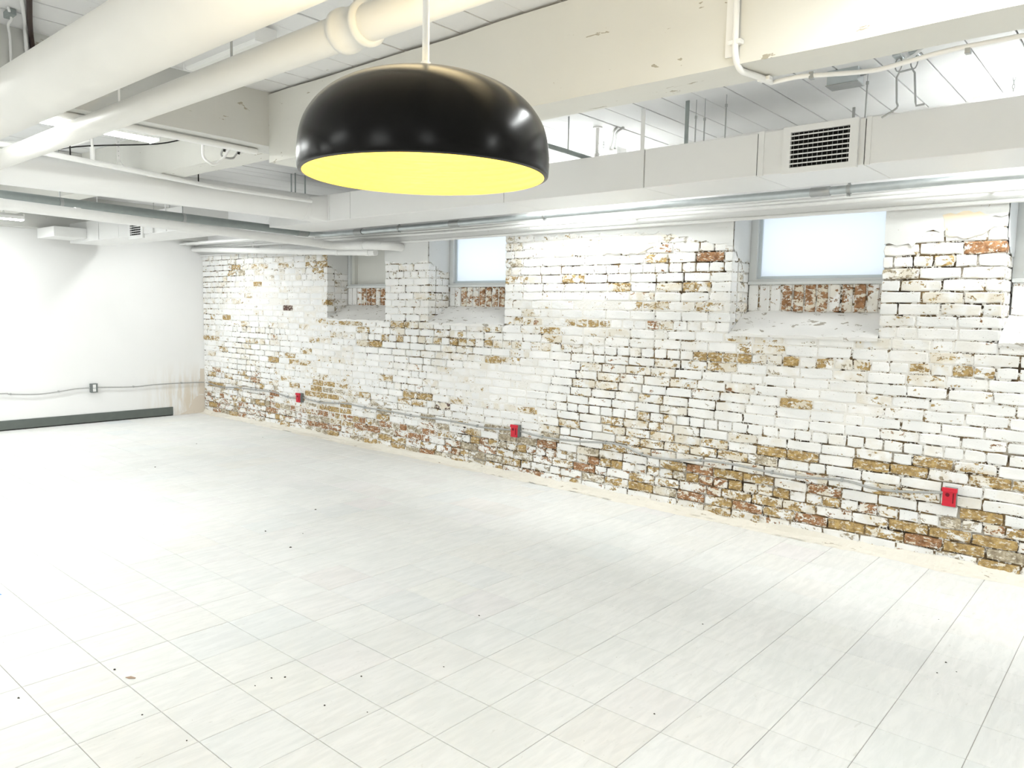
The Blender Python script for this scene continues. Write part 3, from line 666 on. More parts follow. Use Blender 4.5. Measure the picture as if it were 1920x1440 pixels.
def rect_duct(label, seams, y0, y1, z0, z1):
    t = thing('air_duct', (seams[0], (y0 + y1) / 2, z0), label, 'duct')
    for a, b in zip(seams[:-1], seams[1:]):
        MB().box((a + .0025, y0, z0), (b - .0025, y1, z1), .003).build('duct_section', M['duct'], t)
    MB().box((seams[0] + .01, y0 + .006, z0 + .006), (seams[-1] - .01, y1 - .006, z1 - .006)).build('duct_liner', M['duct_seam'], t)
    return t
Y0, Y1, DZ0, DZ1 = -1.065, -.53, 2.42, 2.668
duct = rect_duct('long white rectangular air duct with a louvred register at the upper right', [3.57, 4.95, 6.86, 8.093, 8.86, 9.46, 11.6, 13.4, 14.98], Y0, Y1, DZ0, DZ1)
register(duct, 9.02, 9.43, 2.408, 2.672, Y0 - .001, .044, 7, 12)
MB().box((8.868, Y0 - .006, DZ0 - .004), (8.90, Y0 + .004, DZ1 + .004), .002).build('flange', M['duct'], duct)
MB().box((9.466, Y0 - .005, DZ0 - .004), (9.49, Y0 + .004, DZ1 + .004), .002).build('flange', M['duct'], duct)
MB().box((4.62, Y0 - .005, DZ0 + .004), (4.632, Y0 + .004, DZ1 - .004), .002).build('flange', M['duct'], duct)
MB().box((8.058, Y0 - .0035, 2.425), (8.088, Y0 - .0005, ZC), .0008).build('hanger_strap', M['duct'], duct)
MB().box((8.372, Y0 + .006, DZ1 - .002), (8.398, Y0 + .010, ZC)).build('hanger_strap', M['galv_dark'], duct)
for x, zt in ((8.64, 2.86), (9.447, 2.85), (8.50, 2.80), (8.44, 2.82)):
    mb = MB(); mb.tube([(x, Y0 + .02, DZ1 - .002), (x, Y0 + .02, zt)], .0045, 8); mb.tube([(x, Y0 + .02, zt - .004), (x, Y0 + .02, zt + .012)], .008, 8)
    mb.tube([(x, Y0 + .02, zt), (x, Y0 + .02, ZC)], .002, 6); mb.build('hanger_rod', M['steel'], duct)
for x in (3.98, 4.05, 4.22):
    MB().box((x - .010, Y0 + .004, DZ1 - .002), (x + .010, Y0 + .007, ZC)).build('hanger_strap', M['galv_dark'], duct)
fd = rect_duct('short white air duct near the end wall with a small register', [.24, 1.15, 1.72, 2.95, 3.28], -1.84, -1.36, 2.338, 2.578)
register(fd, 2.03, 2.40, 2.30, 2.535, -1.841, .05, 6, 8)
MB().box((2.402, -1.856, 2.345), (2.62, -1.841, 2.515), .003).build('register_box', M['duct'], fd)
MB().box((.235, -2.20, 2.372), (.80, -1.842, 2.49), .004).build('duct_branch', M['duct'], fd)
for x in (1.15, 2.9): MB().box((x - .008, -1.846, 2.345), (x + .008, -1.8425, ZC)).build('hanger_strap', M['duct'], fd)

# ---- round ducts and pipes
rd = thing('round_duct', (4.45, -1.1, 2.42), 'thick white round duct feeding into the rectangular duct at the left', 'duct')
RZ, RX = 2.545, 4.45
MB().tube([(RX, YF + .01, RZ), (RX, -1.9, RZ), (RX, -1.26, RZ)], .124, 40).build('duct_tube', M['duct'], rd)
mb = MB(); mb.tube([(RX, -1.262, RZ), (RX, -1.25, RZ), (RX, -1.225, RZ)], [.127, .1285, .127], 40); mb.build('joint_band', M['duct'], rd)
mb = MB(); n = 40; vs = []
for k in range(n):
    a_ = 2 * math.pi * k / n; vs.append((RX + .125 * math.cos(a_), -1.225, RZ + .125 * math.sin(a_)))
for k in range(n):
    a_ = 2 * math.pi * k / n; c, s = math.cos(a_), math.sin(a_); q = .1235 / max(abs(c), abs(s)); vs.append((RX + .02 + q * 1.05 * c, Y0 - .001, RZ - .001 + q * .99 * s))
mb.add(vs, [(k, (k + 1) % n, n + (k + 1) % n, n + k) for k in range(n)], True); mb.build('takeoff_collar', M['duct'], rd)
mb = MB(); yy = -2.93; mb.box((4.50, yy - .013, 2.70), (4.503, yy + .013, ZC)); 
for s in (-1, 1): mb.prism([(4.50, yy - .004 + s * .004, 2.715), (4.50, yy + .004 + s * .004, 2.715), (4.53, yy + .004 + s * .035, 2.645), (4.53, yy - .004 + s * .035, 2.645)], (.003, 0, 0))
st = mb.build('hanger_strap', M['white'], rd)
for k in range(5): MB().tube([(4.5025, yy, 2.74 + k * .035), (4.5045, yy, 2.74 + k * .035)], .0032, 8).build('strap_hole', M['steel'], st)

bp = thing('round_duct', (8.0, -4.34, 2.34), 'fat ivory round duct filling the top left corner', 'duct')
MB().tube([(4.58, -4.34, 2.46), (8, -4.34, 2.46), (14.98, -4.34, 2.46)], .119, 56).build('duct_tube', M['pipe'], bp)
for x in (5.2, 11.2):
    MB().tube([(x, -4.34, 2.46), (x + .03, -4.34, 2.46)], .122, 56).build('joint_band', M['pipe'], bp)
    MB().box((x + .008, -4.342, 2.575), (x + .028, -4.338, ZC)).build('hanger_strap', M['white'], bp)
lp = thing('drain_pipe', (8.0, -3.88, 2.44), 'ivory drain pipe with a ribbed coupling behind the pendant stem', 'pipe')
PY, PZ = -3.88, 2.496
MB().tube([(4.62, PY, PZ), (8, PY, PZ), (14.98, PY, PZ)], .0555, 40).build('pipe_run', M['pipe'], lp)
mb = MB(); mb.tube([(8.655, PY, PZ), (8.66, PY, PZ), (8.675, PY, PZ), (8.69, PY, PZ), (8.70, PY, PZ), (8.77, PY, PZ), (8.775, PY, PZ), (8.795, PY, PZ), (8.80, PY, PZ)],
                   [.060, .0705, .0715, .0705, .064, .064, .0705, .0705, .058], 40); mb.build('coupling', M['pipe'], lp)
mb = MB(); mb.tube([(8.735, PY, PZ + .062), (8.735, PY, PZ + .088)], .012, 12); mb.build('coupling_bolt', M['pipe'], lp)
for x in (6.9, 7.95, 10.6):
    mb = MB(); mb.tube([(x, PY, PZ + .05), (x, PY, ZC)], .005, 8); mb.build('hanger_rod', M['white' if x != 7.95 else 'steel'], lp)

sp = thing('sprinkler_pipe', (5.0, -3.8, 2.6), 'thin white sprinkler pipe above the round duct at the left', 'pipe')
MB().tube([(5.2, -4.19, 2.577), (5.163, -3.904, 2.577), (4.703, -2.26, 2.577), (4.68, -1.3, 2.577)], .0195, 16).build('pipe_run', M['conduit'], sp)
MB().tube([(4.99, -3.30, 2.59), (4.99, -3.30, ZC)], .009, 10).build('hanger_rod', M['conduit'], sp)
MB().tube([(4.99, -3.30, 2.59), (4.99, -3.30, 2.68)], .017, 12).build('hanger_nut', M['conduit'], sp)
MB().tube([(5.04, -3.46, 2.59), (5.04, -3.46, ZC)], .005, 8).build('hanger_rod', M['black'], sp)
MB().tube([(4.76, -2.42, 2.59), (4.76, -2.42, ZC)], .005, 8).build('hanger_rod', M['black'], sp)
br = thing('sprinkler_pipe', (7.55, -.85, 2.67), 'short grey sprinkler branch beside the pendant ending at a white riser', 'pipe')
MB().tube([(7.60, -2.56, 2.695), (7.57, -1.3, 2.692), (7.555, -.84, 2.69)], .0165, 14).build('pipe_run', M['galv_dark'], br)
MB().tube([(7.553, -.84, 2.672), (7.553, -.84, 2.74)], .019, 14).build('tee', M['conduit'], br)
MB().tube([(7.553, -.84, 2.74), (7.553, -.84, ZC)], .0125, 12).build('riser', M['conduit'], br)
MB().tube([(7.553, -.84, ZC - .012), (7.553, -.84, ZC)], .035, 16).build('escutcheon', M['conduit'], br)
MB().tube([(7.565, -1.2, 2.70), (7.565, -1.2, ZC)], .005, 8).build('hanger_rod', M['steel'], br)

# ---- galvanised conduit: along the left, elbow, then along the brick wall
gx = thing('galvanized_conduit', (7.0, -.30, 2.39), 'shiny galvanized conduit running under the duct along the brick wall', 'conduit')
MB().tube([(4.155, -.30, 2.415), (8, -.30, 2.42), (14.98, -.30, 2.415)], .0265, 20).build('pipe_run', M['galv'], gx)
for x in (5.55, 8.97): MB().tube([(x - .065, -.30, 2.418), (x - .06, -.30, 2.418), (x + .06, -.30, 2.418), (x + .065, -.30, 2.418)], [.028, .0315, .0315, .028], 18).build('coupling', M['steel'], gx)
for x in (4.75, 6.65, 9.15, 10.8):
    mb = MB(); mb.tube([(x - .012, -.30, 2.418), (x + .012, -.30, 2.418)], .0305, 18); mb.box((x - .012, -.305, 2.375), (x + .012, -.295, 2.392))
    mb.tube([(x, -.318, 2.380), (x, -.282, 2.380)], .005, 8); mb.box((x - .008, -.304, 2.444), (x + .008, -.296, ZC)); mb.build('clamp', M['steel'], gx)
gy = thing('galvanized_conduit', (3.6, -2.0, 2.39), 'dark grey galvanized pipe crossing the left side under the round duct', 'conduit')
el = arc((3.40 + .12 + .02, -.42, 2.418), (-1, 0, 0), (0, 1, 0), 0, math.pi / 2, .12, 8)
MB().tube([(3.95, -9.4, 2.425), (3.785, -3.54, 2.425), (3.42, -.50, 2.42)], .041, 20).build('pipe_run', M['galv_dark'], gy)
MB().tube([(3.42, -.50, 2.419)] + el + [(3.75, -.30, 2.416), (4.10, -.30, 2.415)], .028, 18).build('elbow', M['galv'], gy)
MB().tube([(4.02, -.30, 2.415), (4.15, -.30, 2.415)], .033, 18).build('coupling', M['steel'], gy)
MB().tube([(3.44, -.64, 2.42), (3.425, -.52, 2.42)], .045, 18).build('coupling', M['steel'], gy)
for (x, y) in ((3.735, -3.10), (3.60, -2.0)):
    mb = MB(); mb.tube([(x + .0015, y - .014, 2.42), (x - .0015, y + .014, 2.42)], .0455, 18); mb.box((x - .006, y - .012, 2.358), (x + .006, y + .012, 2.386))
    mb.tube([(x, y, 2.46), (x, y, ZC)], .005, 8); mb.build('clamp', M['steel'], gy)

# ---- white drain with the elbow beside the blocked window
wd = thing('drain_pipe', (3.9, -2.0, 2.25), 'white drain pipe below the dark grey pipe, ending in an elbow at the brick wall', 'pipe')
MB().tube([(4.3, -9.4, 2.33), (4.19, -3.66, 2.312), (3.70, -.52, 2.29)], .043, 24).build('pipe_run', M['conduit'], wd)
el = arc((3.86, -.40, 2.285), (-1, 0, 0), (0, 1, 0), .15, math.pi / 2, .19, 8)
MB().tube([(3.70, -.52, 2.29)] + el + [(4.15, -.21, 2.275), (4.37, -.20, 2.265)], .046, 24).build('elbow', M['conduit'], wd)
MB().tube([(3.92, -.213, 2.283), (4.08, -.21, 2.277)], .050, 24).build('coupling', M['conduit'], wd)
el = arc((4.36, -.115, 2.262), (0, -1, 0), (1, 0, 0), 0, math.pi / 2, .086, 7)
MB().tube(el + [(4.445, -.05, 2.26), (4.445, -.005, 2.26)], .046, 24).build('wall_elbow', M['conduit'], wd)
for (x, y) in ((4.19, -3.66), (4.1, -3.1)): MB().tube([(x + .003, y - .02, 2.3115), (x - .003, y + .02, 2.3105)], .046, 24).build('coupling', M['conduit'], wd)
w2 = thing('drain_pipe', (2.8, -.15, 2.2), 'lower white drain pipe sloping along the brick wall into the elbow', 'pipe')
MB().tube([(.02, -.13, 2.395), (2.0, -.14, 2.30), (3.58, -.15, 2.228), (4.18, -.145, 2.203)], .036, 22).build('pipe_run', M['conduit'], w2)
for x, z in ((3.50, 2.232), (4.05, 2.209)): MB().tube([(x - .035, -.15, z + .002), (x + .035, -.15, z - .002)], .040, 22).build('coupling', M['conduit'], w2)

# ---- bundle of white conduits along the top of the brick wall
for i, (y, z, r, lab) in enumerate(((-.105, 2.424, .0120, 'topmost thin white conduit of the bundle along the brick wall'),
                                    (-.10, 2.399, .0105, 'middle thin white conduit of the bundle along the brick wall'),
                                    (-.095, 2.372, .0145, 'lowest thicker white conduit of the bundle along the brick wall'))):
    t = thing('wall_conduit', (7, y, z), lab, 'conduit', 'white conduits along the brick wall')
    MB().tube([(.02, y, z + .035), (2.5, y, z + .02), (5, y, z), (14.98, y, z)], r, 12).build('pipe_run', M['conduit'], t)
    for x in (1.6, 3.0, 5.3, 7.4, 9.9, 12.4):
        mb = MB(); mb.box((x - .009, y - r - .002, z - r * .6), (x + .009, -.014, z + r * .6)); mb.build('clip', M['conduit'], t)
MB().box((0, -.032, 2.30), (14.99, -.0142, 2.325), .006).build('cornice_lip', M['plaster'], wall)
MB().box((0, -.026, 2.325), (14.99, -.0142, 2.395), .004).build('cornice_band', M['grey_plaster'], wall)
for k, (x, z) in enumerate(((.35, 2.47), (.62, 2.455), (.9, 2.47), (1.2, 2.455))):
    tag(MB().tube([(.02, -.18 - .05 * k, z), (1.5, -.17 - .04 * k, z - .01), (3.35, -.17 - .035 * k, z - .03)], .014, 10).build('wall_conduit', M['conduit']),
        ('first', 'second', 'third', 'fourth')[k] + ' white conduit out from the wall in the high far corner', 'conduit', 'white conduits in the far corner')

# ---- small services around the big beam and girder
cd = thing('beam_conduit', (9.51, -2.8, 2.5), 'white conduit running down the big beam and bending under it', 'conduit')
MB().tube([(9.515, -2.806, ZC), (9.52, -2.806, 2.56)] + arc((9.52, -2.736, 2.56), (0, -1, 0), (0, 0, -1), 0, math.pi / 2, .07, 6) + [(9.545, -2.64, 2.4885), (9.552, -2.555, 2.4885)], .0115, 12).build('pipe_run', M['conduit'], cd)
MB().box((9.478, -2.797, 2.53), (9.506, -2.788, ZC), .002).build('backing_strip', M['conduit'], cd)
for p in ((9.52, -2.80, 2.575), (9.549, -2.60, 2.489)): MB().box((p[0] - .024, p[1] - .016, p[2] - .008), (p[0] + .024, p[1] + .012, p[2] + .008), .002).build('strap_clip', M['conduit'], cd)
fc = thing('flexible_cable', (9.9, -2.5, 2.48), 'grey flexible cable sagging along the far edge of the big beam', 'cable')
MB().tube(smooth_path([(9.553, -2.545, 2.489), (9.66, -2.545, 2.492), (9.762, -2.51, 2.49), (9.889, -2.43, 2.50), (10.005, -2.46, 2.50), (10.143, -2.50, 2.50), (10.354, -2.51, 2.50), (11.2, -2.53, 2.50), (12.5, -2.54, 2.51)], 5), .0085, 10).build('cable_run', M['conduit'], fc)
for x, y in ((9.70, -2.533), (10.2, -2.50)): MB().box((x - .008, y - .012, 2.478), (x + .008, y + .012, 2.503)).build('clip', M['steel'], fc)
jb = thing('junction_box', (9.34, -1.08, 2.87), 'zinc junction box on the ceiling planks above the register', 'junction box')
MB().box((9.262, -1.13, 2.852), (9.42, -1.03, ZC), .003).build('box_body', M['galv'], jb)
MB().box((9.256, -1.136, 2.846), (9.426, -1.024, 2.852), .0015).build('cover_plate', M['steel'], jb)
for dx in (.03, .09): MB().tube([(9.29 + dx, -1.1315, 2.90), (9.29 + dx, -1.1295, 2.90)], .0055, 10).build('knockout', M['void'], jb)
MB().tube([(9.42, -1.08, 2.90), (9.45, -1.08, 2.90)], .014, 12).build('connector', M['steel'], jb)
MB().tube(smooth_path([(9.45, -1.08, 2.90), (9.53, -1.09, 2.895), (9.62, -1.13, 2.905), (9.72, -1.2, 2.915), (9.85, -1.4, 2.918), (10.0, -1.7, 2.918), (10.2, -2.2, 2.918)], 5), .008, 8).build('cable_tail', M['conduit'], jb)
hg = thing('wire_hanger', (9.66, -1.15, 2.65), 'grey wire hanger hooked to the ceiling right of the register', 'hanger')
MB().box((9.605, -1.20, ZC - .012), (9.645, -1.10, ZC), .002).build('ceiling_plate', M['galv'], hg); MB().box((9.68, -1.20, ZC - .012), (9.72, -1.10, ZC), .002).build('ceiling_plate', M['galv'], hg)
for x in (9.625, 9.698):
    MB().tube([(x + .016 * math.cos(a_ * .5236), -1.15, 2.888 + .034 * math.sin(a_ * .5236)) for a_ in range(12)], .0035, 6, closed=True).build('hook', M['steel'], hg)
MB().tube(smooth_path([(9.56, -1.15, 2.635), (9.63, -1.15, 2.672), (9.628, -1.15, 2.70)], 3) + [(9.62, -1.15, 2.825), (9.632, -1.15, 2.85), (9.69, -1.15, 2.855), (9.703, -1.15, 2.835), (9.716, -1.15, 2.69), (9.72, -1.15, 2.67), (9.76, -1.15, 2.672)], .0052, 8).build('wire_loop', M['steel'], hg)
for k, (x, ya, yb, r, lab) in enumerate(((6.30, -4.2, -2.80, .019, 'upper white conduit fixed under the grey girder'), (6.225, -4.2, -2.80, .012, 'thin white conduit beside the thicker one under the grey girder'))):
    tag(MB().tube([(x, ya, 2.602 - r), (x, (ya + yb) / 2, 2.600 - r), (x - .012, yb, 2.599 - r)], r, 12).build('girder_conduit', M['conduit']), lab, 'conduit')
lc = thing('cable_loop', (6.15, -3.0, 2.48), 'white cable drooping in a loop from the girder', 'cable')
MB().tube(smooth_path([(6.18, -3.10, 2.60), (6.15, -3.085, 2.524), (6.15, -3.054, 2.493), (6.15, -3.012, 2.483), (6.15, -2.954, 2.529), (6.18, -2.92, 2.60)], 5), .0085, 8).build('cable_run', M['white'], lc)
lc = thing('cable_loop', (6.12, -2.9, 2.54), 'dark braided cable drooping beside the white loop on the girder', 'cable')
MB().tube(smooth_path([(6.17, -2.946, 2.61), (6.12, -2.95, 2.562), (6.12, -2.929, 2.543), (6.12, -2.874, 2.545), (6.12, -2.852, 2.568), (6.17, -2.845, 2.61)], 5), .0065, 8).build('cable_run', M['cable'], lc)
for y in (-2.948, -2.85): MB().tube([(6.155, y, 2.572), (6.17, y, 2.60)], .008, 8).build('end_fitting', M['black'], lc)
wb_ = thing('flexible_cable', (4.8, -3.5, 2.66), 'white bundled cables bunched above the round duct at the left', 'cable')
for k in range(2): MB().tube(smooth_path([(4.70, -3.86 + .02 * k, 2.655), (4.74, -3.7, 2.675 - .01 * k), (4.80, -3.56, 2.69), (4.84, -3.46, 2.675 + .01 * k), (4.90, -3.38, 2.70), (4.95, -3.30, 2.735)], 4), .010, 8).build('cable_run', M['white'], wb_)
MB().tube(smooth_path([(4.72, -3.62, 2.645), (4.80, -3.5, 2.655), (4.92, -3.3, 2.70), (5.1, -2.9, 2.76), (5.3, -2.77, 2.80)], 4), .005, 6).build('dark_lead', M['black'], wb_)
hs = thing('rubber_hose', (6.7, -4.2, 2.9), 'dark brown hose across the ceiling in the top left corner', 'hose')
MB().tube(smooth_path([(7.0, -4.275, 2.908), (6.8, -4.215, 2.908), (6.62, -4.16, 2.908), (6.435, -4.10, 2.90), (6.43, -4.09, 2.80), (6.43, -4.08, 2.66)], 4), .0115, 10).build('hose_run', M['brown'], hs)
tag(MB().tube(smooth_path([(7.2, -4.38, 2.915), (6.9, -4.275, 2.912), (6.6, -4.175, 2.912), (6.435, -4.125, 2.905), (6.432, -4.115, 2.66)], 4), .009, 8).build('wall_conduit', M['conduit']), 'white conduit beside the brown hose in the top left corner', 'conduit')
wc = thing('flexible_cable', (6.5, -4.22, 2.9), 'thin white cable with a grey connector at the left edge of the photo', 'cable')
MB().tube(smooth_path([(6.70, -4.27, 2.922), (6.62, -4.235, 2.90), (6.50, -4.215, 2.905), (6.43, -4.19, 2.86), (6.43, -4.19, 2.64)], 4), .006, 8).build('cable_run', M['white'], wc)
MB().box((6.60, -4.262, 2.90), (6.68, -4.232, ZC), .003).build('connector', M['galv_dark'], wc)

# ---- fluorescent strip lights hung on chains
def chain(root, p, ztop, k):
    mb = MB(); z = p[2]; i = 0
    while z < ztop - .02:
        cx = [(.0062 * math.cos(a), .0, .0135 * math.sin(a)) if i % 2 else (0, .0062 * math.cos(a), .0135 * math.sin(a)) for a in [2 * math.pi * j / 8 for j in range(8)]]
        mb.tube([(p[0] + c[0], p[1] + c[1], z + .0135 + c[2]) for c in cx], .0019, 5, closed=True); z += .0215; i += 1
    mb.tube([(p[0], p[1], z), (p[0], p[1], ztop)], .0022, 6)
    mb.build('chain', M['steel'], root)
def strip(x, y, z, axis, L, label, on=True, ends=(.15, .85), width=.12):
    t = thing('strip_light', (x, y, z), label, 'light', 'fluorescent strip lights')
    w2 = width / 2
    def P(u, v, h): return (x + u, y + v, z + h) if axis == 'x' else (x + v, y + u, z + h)
    def bx(a, b, e=0): return MB().box(P(*a), P(*b), e)
    mb = MB(); prof = [(-w2 - .003, .010), (-w2 - .003, .044), (-.03, .07), (.03, .07), (w2 + .003, .044), (w2 + .003, .010)]
    vs = [P(.004, v, h) for v, h in prof] + [P(L - .004, v, h) for v, h in prof]; n = len(prof)
    mb.add(vs, [(i, (i + 1) % n, n + (i + 1) % n, n + i) for i in range(n)] + [tuple(range(n)), tuple(range(2 * n - 1, n - 1, -1))])
    mb.build('housing', M['white'], t)
    mb = MB(); prof = [(-w2, .012), (-w2, .010), (-w2 + .008, .003), (-w2 + .02, 0), (w2 - .02, 0), (w2 - .008, .003), (w2, .010), (w2, .012)]; n = len(prof)
    vs = [P(.008, v, h) for v, h in prof] + [P(L - .008, v, h) for v, h in prof]
    mb.add(vs, [(i, i + 1, n + i + 1, n + i) for i in range(n - 1)]); mb.build('diffuser', M['tube' if on else 'tube_off'], t)
    for u in (0, L - .008): bx((u, -w2 - .006, -.003), (u + .008, w2 + .006, .073), .001).build('end_cap', M['white'], t)
    for e in ends: chain(t, P(L * e, 0, .068), ZC, 0)
    return t
s1 = strip(6.28, -.42, 2.792, 'x', 1.21, 'lit strip light on chains behind the duct, just right of the pendant', ends=(.52, .86))
MB().tube(smooth_path([(7.66, -.75, ZC), (7.63, -.75, 2.90), (7.52, -.60, 2.88), (7.40, -.45, 2.862)], 4), .0075, 8).build('supply_cable', M['cable'], s1)
MB().tube(smooth_path([(7.70, -.72, ZC), (7.64, -.72, 2.90), (7.56, -.62, 2.87), (7.45, -.46, 2.86)], 4), .0075, 8).build('supply_cable', M['cable'], s1)
strip(9.83, -.42, 2.775, 'x', 1.21, 'lit strip light above the duct at the right edge of the photo', ends=(.16, .85))
strip(5.93, -4.50, 2.60, 'y', 1.22, 'lit strip light beside the girder above the round duct', ends=(.2, .97))
strip(.9, -1.12, 2.64, 'x', .62, 'short lit strip light added out of sight behind the short duct to brighten the corner')  # added fill lamp for the corner and the left bricks
strip(.95, -3.78, 2.50, 'y', 1.22, 'lit strip light close to the end wall at the left edge of the photo')
strip(6.72, -3.42, 2.84, 'x', .72, 'dark strip light high between the two upper pipes', on=False, width=.10, ends=(.4,))
for (x, y, ax, what) in ((3.5, -4.78, 'y', 'added left of the frame as fill for the brick wall'),  # unseen strip added to brighten the left part of the brick wall
                         (1.6, -7.6, 'y', 'in the far left corner out of view'), (5.45, -6.0, 'y', 'beside the round duct just left of the frame'), (3.9, -6.2, 'y', 'added out of view over the far floor to brighten the bricks'), (3.4, -7.4, 'x', 'over the left floor out of view'),  # the strip over the far floor is added, unseen fill for the bricks
                         (7.2, -8.0, 'x', 'over the floor left of the viewer'), (12.8, -7.6, 'x', 'over the floor behind the viewer'),
                         (10.0, -3.3, 'x', 'in the bay beside the big beam just above the frame'), (13.0, -3.4, 'x', 'over the floor right of the viewer'), (4.4, -9.0, 'x', 'along the opposite wall'),
                         (10.0, -9.1, 'x', 'behind the viewer along the opposite wall'), (12.8, -.42, 'x', 'along the brick wall right of the viewer')):
    strip(x, y, 2.62 if x < 3 else 2.70, ax, 1.21, 'lit strip light ' + what)

# ---- black dome pendant
PC = (9.774, -4.529); RIM = 1.832; RR = .216; HH = .168
pl = thing('pendant_lamp', (PC[0], PC[1], RIM), 'large glossy black dome pendant lamp glowing warm inside', 'lamp')
prof = [(.988, -.004), (1.0, .012), (1.004, .12), (1.0, .24), (.985, .37), (.955, .49), (.905, .60), (.835, .705), (.74, .80), (.62, .88), (.48, .94), (.35, .972), (.22, .99)]
fine = smooth_path([(r, 0, z) for r, z in prof], 4)
outer = [(p.x * RR, p.z * HH) for p in fine]
sh = MB().lathe(outer, (*PC, RIM), 96).build('shade', M['shade'], pl); sh['label'] = 'glossy black outer dome'
inner = []
for i, (r, z) in enumerate(outer):
    inner.append((r - .0035, z))
dense = smooth_path([(r, 0, z) for r, z in inner], 5); rip = []; s = 0
for i, p in enumerate(dense):
    if i: s += (dense[i] - dense[i - 1]).length
    rip.append((p.x - .0012 * (1 + math.sin(s / .011 * 2 * math.pi)), p.z - .0012))
MB().lathe(rip, (*PC, RIM), 96).build('reflector', M['reflector'], sh)
MB().lathe([(outer[0][0], outer[0][1]), (rip[0][0], rip[0][1])], (*PC, RIM), 96).build('rim', M['shade'], sh)
MB().tube([(*PC, RIM + HH * .93), (*PC, ZC - .02)], .0062, 14).build('stem', M['white'], pl)
MB().lathe([(.0062, HH * 1.15), (.0085, HH * 1.14), (.0095, HH * 1.03), (.012, HH * .99), (.0062, HH * .985)], (*PC, RIM), 20).build('stem_collar', M['white'], pl)
for k in range(3):
    a = 2 * math.pi * k / 3 + .5
    MB().tube([(PC[0] + .008 * math.cos(a), PC[1] + .008 * math.sin(a), RIM + HH * .985), (PC[0] + .054 * math.cos(a), PC[1] + .054 * math.sin(a), RIM + HH * .985)], .0025, 6).build('spider_arm', M['white'], pl)
MB().lathe([(.0, -.028), (.05, -.026), (.055, -.006), (.055, 0)], (*PC, ZC), 24).build('canopy', M['white'], pl)
MB().tube([(*PC, RIM + .125), (*PC, RIM + HH * .96)], .018, 16).build('socket', M['white'], pl)
MB().lathe([(.001, .068), (.018, .071), (.029, .084), (.031, .098), (.026, .113), (.018, .126)], (*PC, RIM), 20).build('bulb', M['glow'], pl)
def lamp(name, loc, e, col, r):
    ld = bpy.data.lights.new(name, 'POINT'); ld.energy = e; ld.color = col; ld.shadow_soft_size = r
    o = bpy.data.objects.new(name, ld); COL.objects.link(o); o.parent = pl; o.location = Vector(loc) - Vector(WL[pl]); return o
lamp('bulb_light', (*PC, RIM + .050), .55, (1.0, .64, .17), .02)
lamp('pipe_fill_light', (PC[0] - .036, PC[1] + .042, RIM + HH + .022), 9.0, (1.0, .80, .46), .012)   # added point light above the shade, warms the pipes overhead

# ---- electrical boxes and cable on the brick wall
def red_box(x, z, label):
    t = thing('electrical_box', (x, 0, z), label, 'electrical box', 'red covered boxes on the brick wall')
    w2, h2 = .036, .057
    MB().box((x - w2, -.052, z - h2), (x + w2, -.001, z + h2), .002).build('box_body', M['box'], t)
    c = MB().box((x - w2 - .002, -.064, z - h2 - .001), (x + w2 + .002, -.0525, z + h2 + .001), .003).build('cover', M['red'], t); c['label'] = 'bright red plastic cover'
    MB().box((x - w2 - .007, -.069, z + h2 - .024), (x + w2 + .007, -.0525, z + h2 + .004), .003).build('cover_lip', M['red'], c)
    MB().tube([(x - .010, -.0655, z + .016), (x - .010, -.0642, z + .016)], .0125, 14).build('pull_hole', M['red_dark'], c)
    MB().box((x + .020, -.0668, z - .035), (x + .026, -.0642, z + .03), .001).build('rib', M['red_dark'], c)
    return t
red_box(2.537, .455, 'small red covered box on the brick wall nearest the end wall')
red_box(6.145, .462, 'middle red covered electrical box on the brick wall')
red_box(9.80, .474, 'large nearest red covered box low on the brick wall at the right')
ob = thing('outlet_box', (0, -1.545, .472), 'grey metal outlet box with two white sockets on the white end wall', 'outlet')
MB().box((.001, -1.586, .412), (.05, -1.504, .530), .003).build('box_body', M['box'], ob)
MB().box((.0505, -1.588, .410), (.054, -1.502, .532), .001).build('face_plate', M['box'], ob)
for z in (.496, .446):
    r = MB().box((.0545, -1.563, z - .021), (.057, -1.527, z + .021), .001).build('socket', M['white'], ob)
    for dy in (-.008, .006): MB().box((.0572, -1.545 + dy, z - .006), (.0578, -1.543 + dy, z + .008)).build('slot', M['void'], r)
CB = [([(.084, .459), (.522, .431), (1.041, .458), (1.46, .463), (1.884, .47), (2.236, .437), (2.495, .443)], 'grey armoured cable on the brick wall from the corner to the first red box', 'b'),
      ([(2.58, .458), (2.94, .434), (3.477, .466), (3.83, .456), (4.304, .455), (4.616, .446), (5.165, .454), (5.618, .444), (5.799, .444), (6.105, .462)], 'grey armoured cable between the first and the middle red box', 'b'),
      ([(6.185, .461), (6.453, .44), (6.832, .449), (7.157, .477), (7.342, .473), (7.523, .425), (7.759, .418), (8.057, .453), (8.294, .462), (8.634, .445), (8.82, .442), (9.131, .47), (9.318, .448), (9.485, .452), (9.76, .49)], 'grey armoured cable between the middle and the nearest red box', 'b'),
      ([(-4.2, .46), (-3.3, .47), (-2.61, .469), (-2.498, .454), (-2.206, .434), (-1.962, .451), (-1.772, .473), (-1.588, .477)], 'dark cable sagging along the end wall left of the outlet', 'w'),
      ([(-1.502, .477), (-1.029, .454), (-.737, .466), (-.355, .466), (-.02, .458)], 'dark cable along the end wall from the outlet to the brick corner', 'w')]
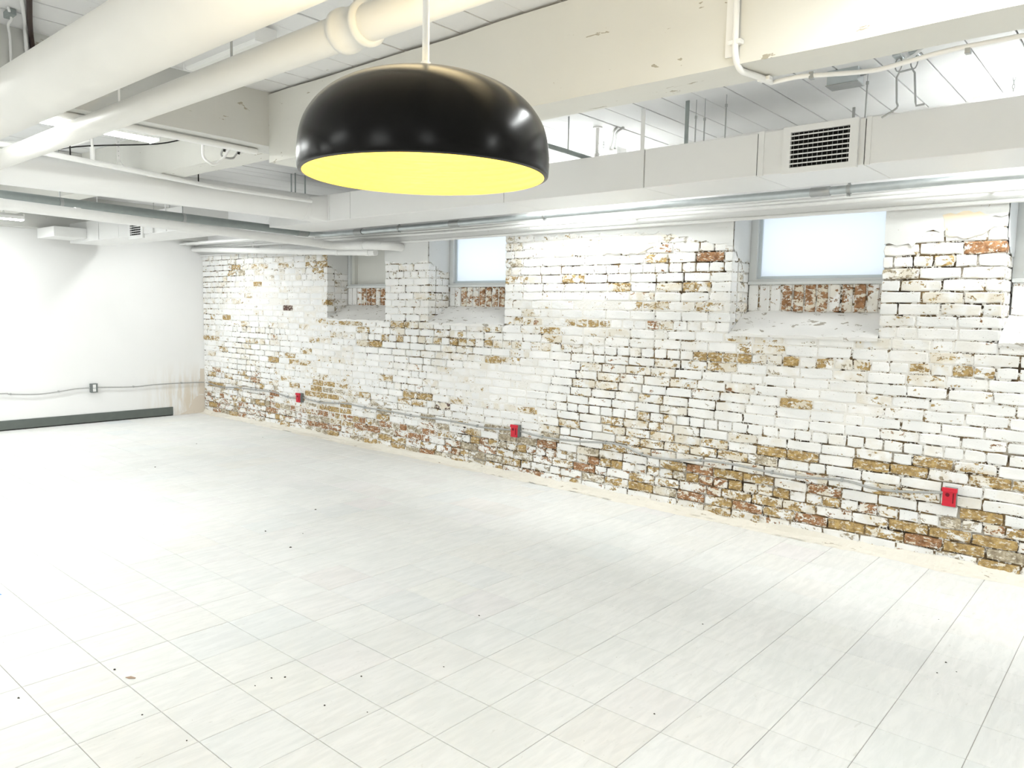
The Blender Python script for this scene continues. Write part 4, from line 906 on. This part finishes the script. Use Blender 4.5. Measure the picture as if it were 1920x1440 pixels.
for pts, lab, s in CB:
    P3 = [(a, -.016, b) for a, b in pts] if s == 'b' else [(.028, a, b) for a, b in pts]
    t = thing('armoured_cable', P3[0], lab, 'cable', 'armoured cables')
    MB().tube(smooth_path(P3, 6), .0085 if s == 'b' else .0075, 8).build('cable_run', M['cable'], t)
    for p in P3[1:-1:2]:
        if s == 'b': MB().box((p[0] - .006, -.026, p[2] - .012), (p[0] + .006, .001, p[2] + .016), .001).build('clip', M['steel'], t)
        else: MB().box((0, p[1] - .006, p[2] - .010), (.037, p[1] + .006, p[2] + .012), .001).build('clip', M['steel'], t)

# ---- bits on the floor
GR = [(7.402, -4.174), (7.376, -4.533), (7.865, -4.252), (8.162, -4.218), (8.001, -3.706), (7.966, -3.75), (7.975, -3.833), (8.323, -3.728), (8.235, -3.476), (8.432, -3.169),
      (8.489, -3.643), (8.152, -2.644), (9.336, -2.87), (10.163, -1.604), (9.963, -.984), (9.066, -1.923), (10.1, -1.677), (10.105, -1.531), (2.5, -.536), (2.396, -1.32), (3.343, -2.21), (5.774, -2.023), (6.02, -2.611), (6.254, -2.458), (6.464, -2.692)]
grnd = random.Random(2)
for k, (x, y) in enumerate(GR):
    mb = MB(); r = grnd.uniform(.003, .0065) * (1.6 if x < 6.5 else 1); n = 7
    ring = [(x + r * grnd.uniform(.6, 1.3) * math.cos(2 * math.pi * i / n), y + r * grnd.uniform(.5, 1.1) * math.sin(2 * math.pi * i / n)) for i in range(n)]
    vs = [(a, b, .0006) for a, b in ring] + [(x + (a - x) * .6, y + (b - y) * .6, .0006 + r * .5) for a, b in ring]
    mb.add(vs, [(i, (i + 1) % n, n + (i + 1) % n, n + i) for i in range(n)] + [tuple(range(n, 2 * n)), tuple(range(n - 1, -1, -1))])
    tag(mb.build('floor_grit', M['chip'], loc=(x, y, 0)), 'dark speck of grit lying on the pale floor tiles', 'debris', 'grit specks on the floor')
mb = MB(); pts = [(7.51, -4.172), (7.53, -4.166), (7.55, -4.148), (7.545, -4.143), (7.518, -4.152)]
mb.prism([(x, y, .0006) for x, y in pts], (0, 0, .002)); tag(mb.build('paint_flake', M['chip_tan'], loc=(7.53, -4.155, 0)), 'tan paint flake on the floor tiles at the lower left', 'debris')
mb = MB(); mb.prism([(5.98, -4.28, .0006), (6.05, -4.262, .0006), (6.07, -4.24, .0006), (6.0, -4.25, .0006)], (0, 0, .0015)); tag(mb.build('tape_scrap', M['blue'], loc=(6.03, -4.26, 0)), 'scrap of bright blue tape on the floor at the left edge', 'debris')
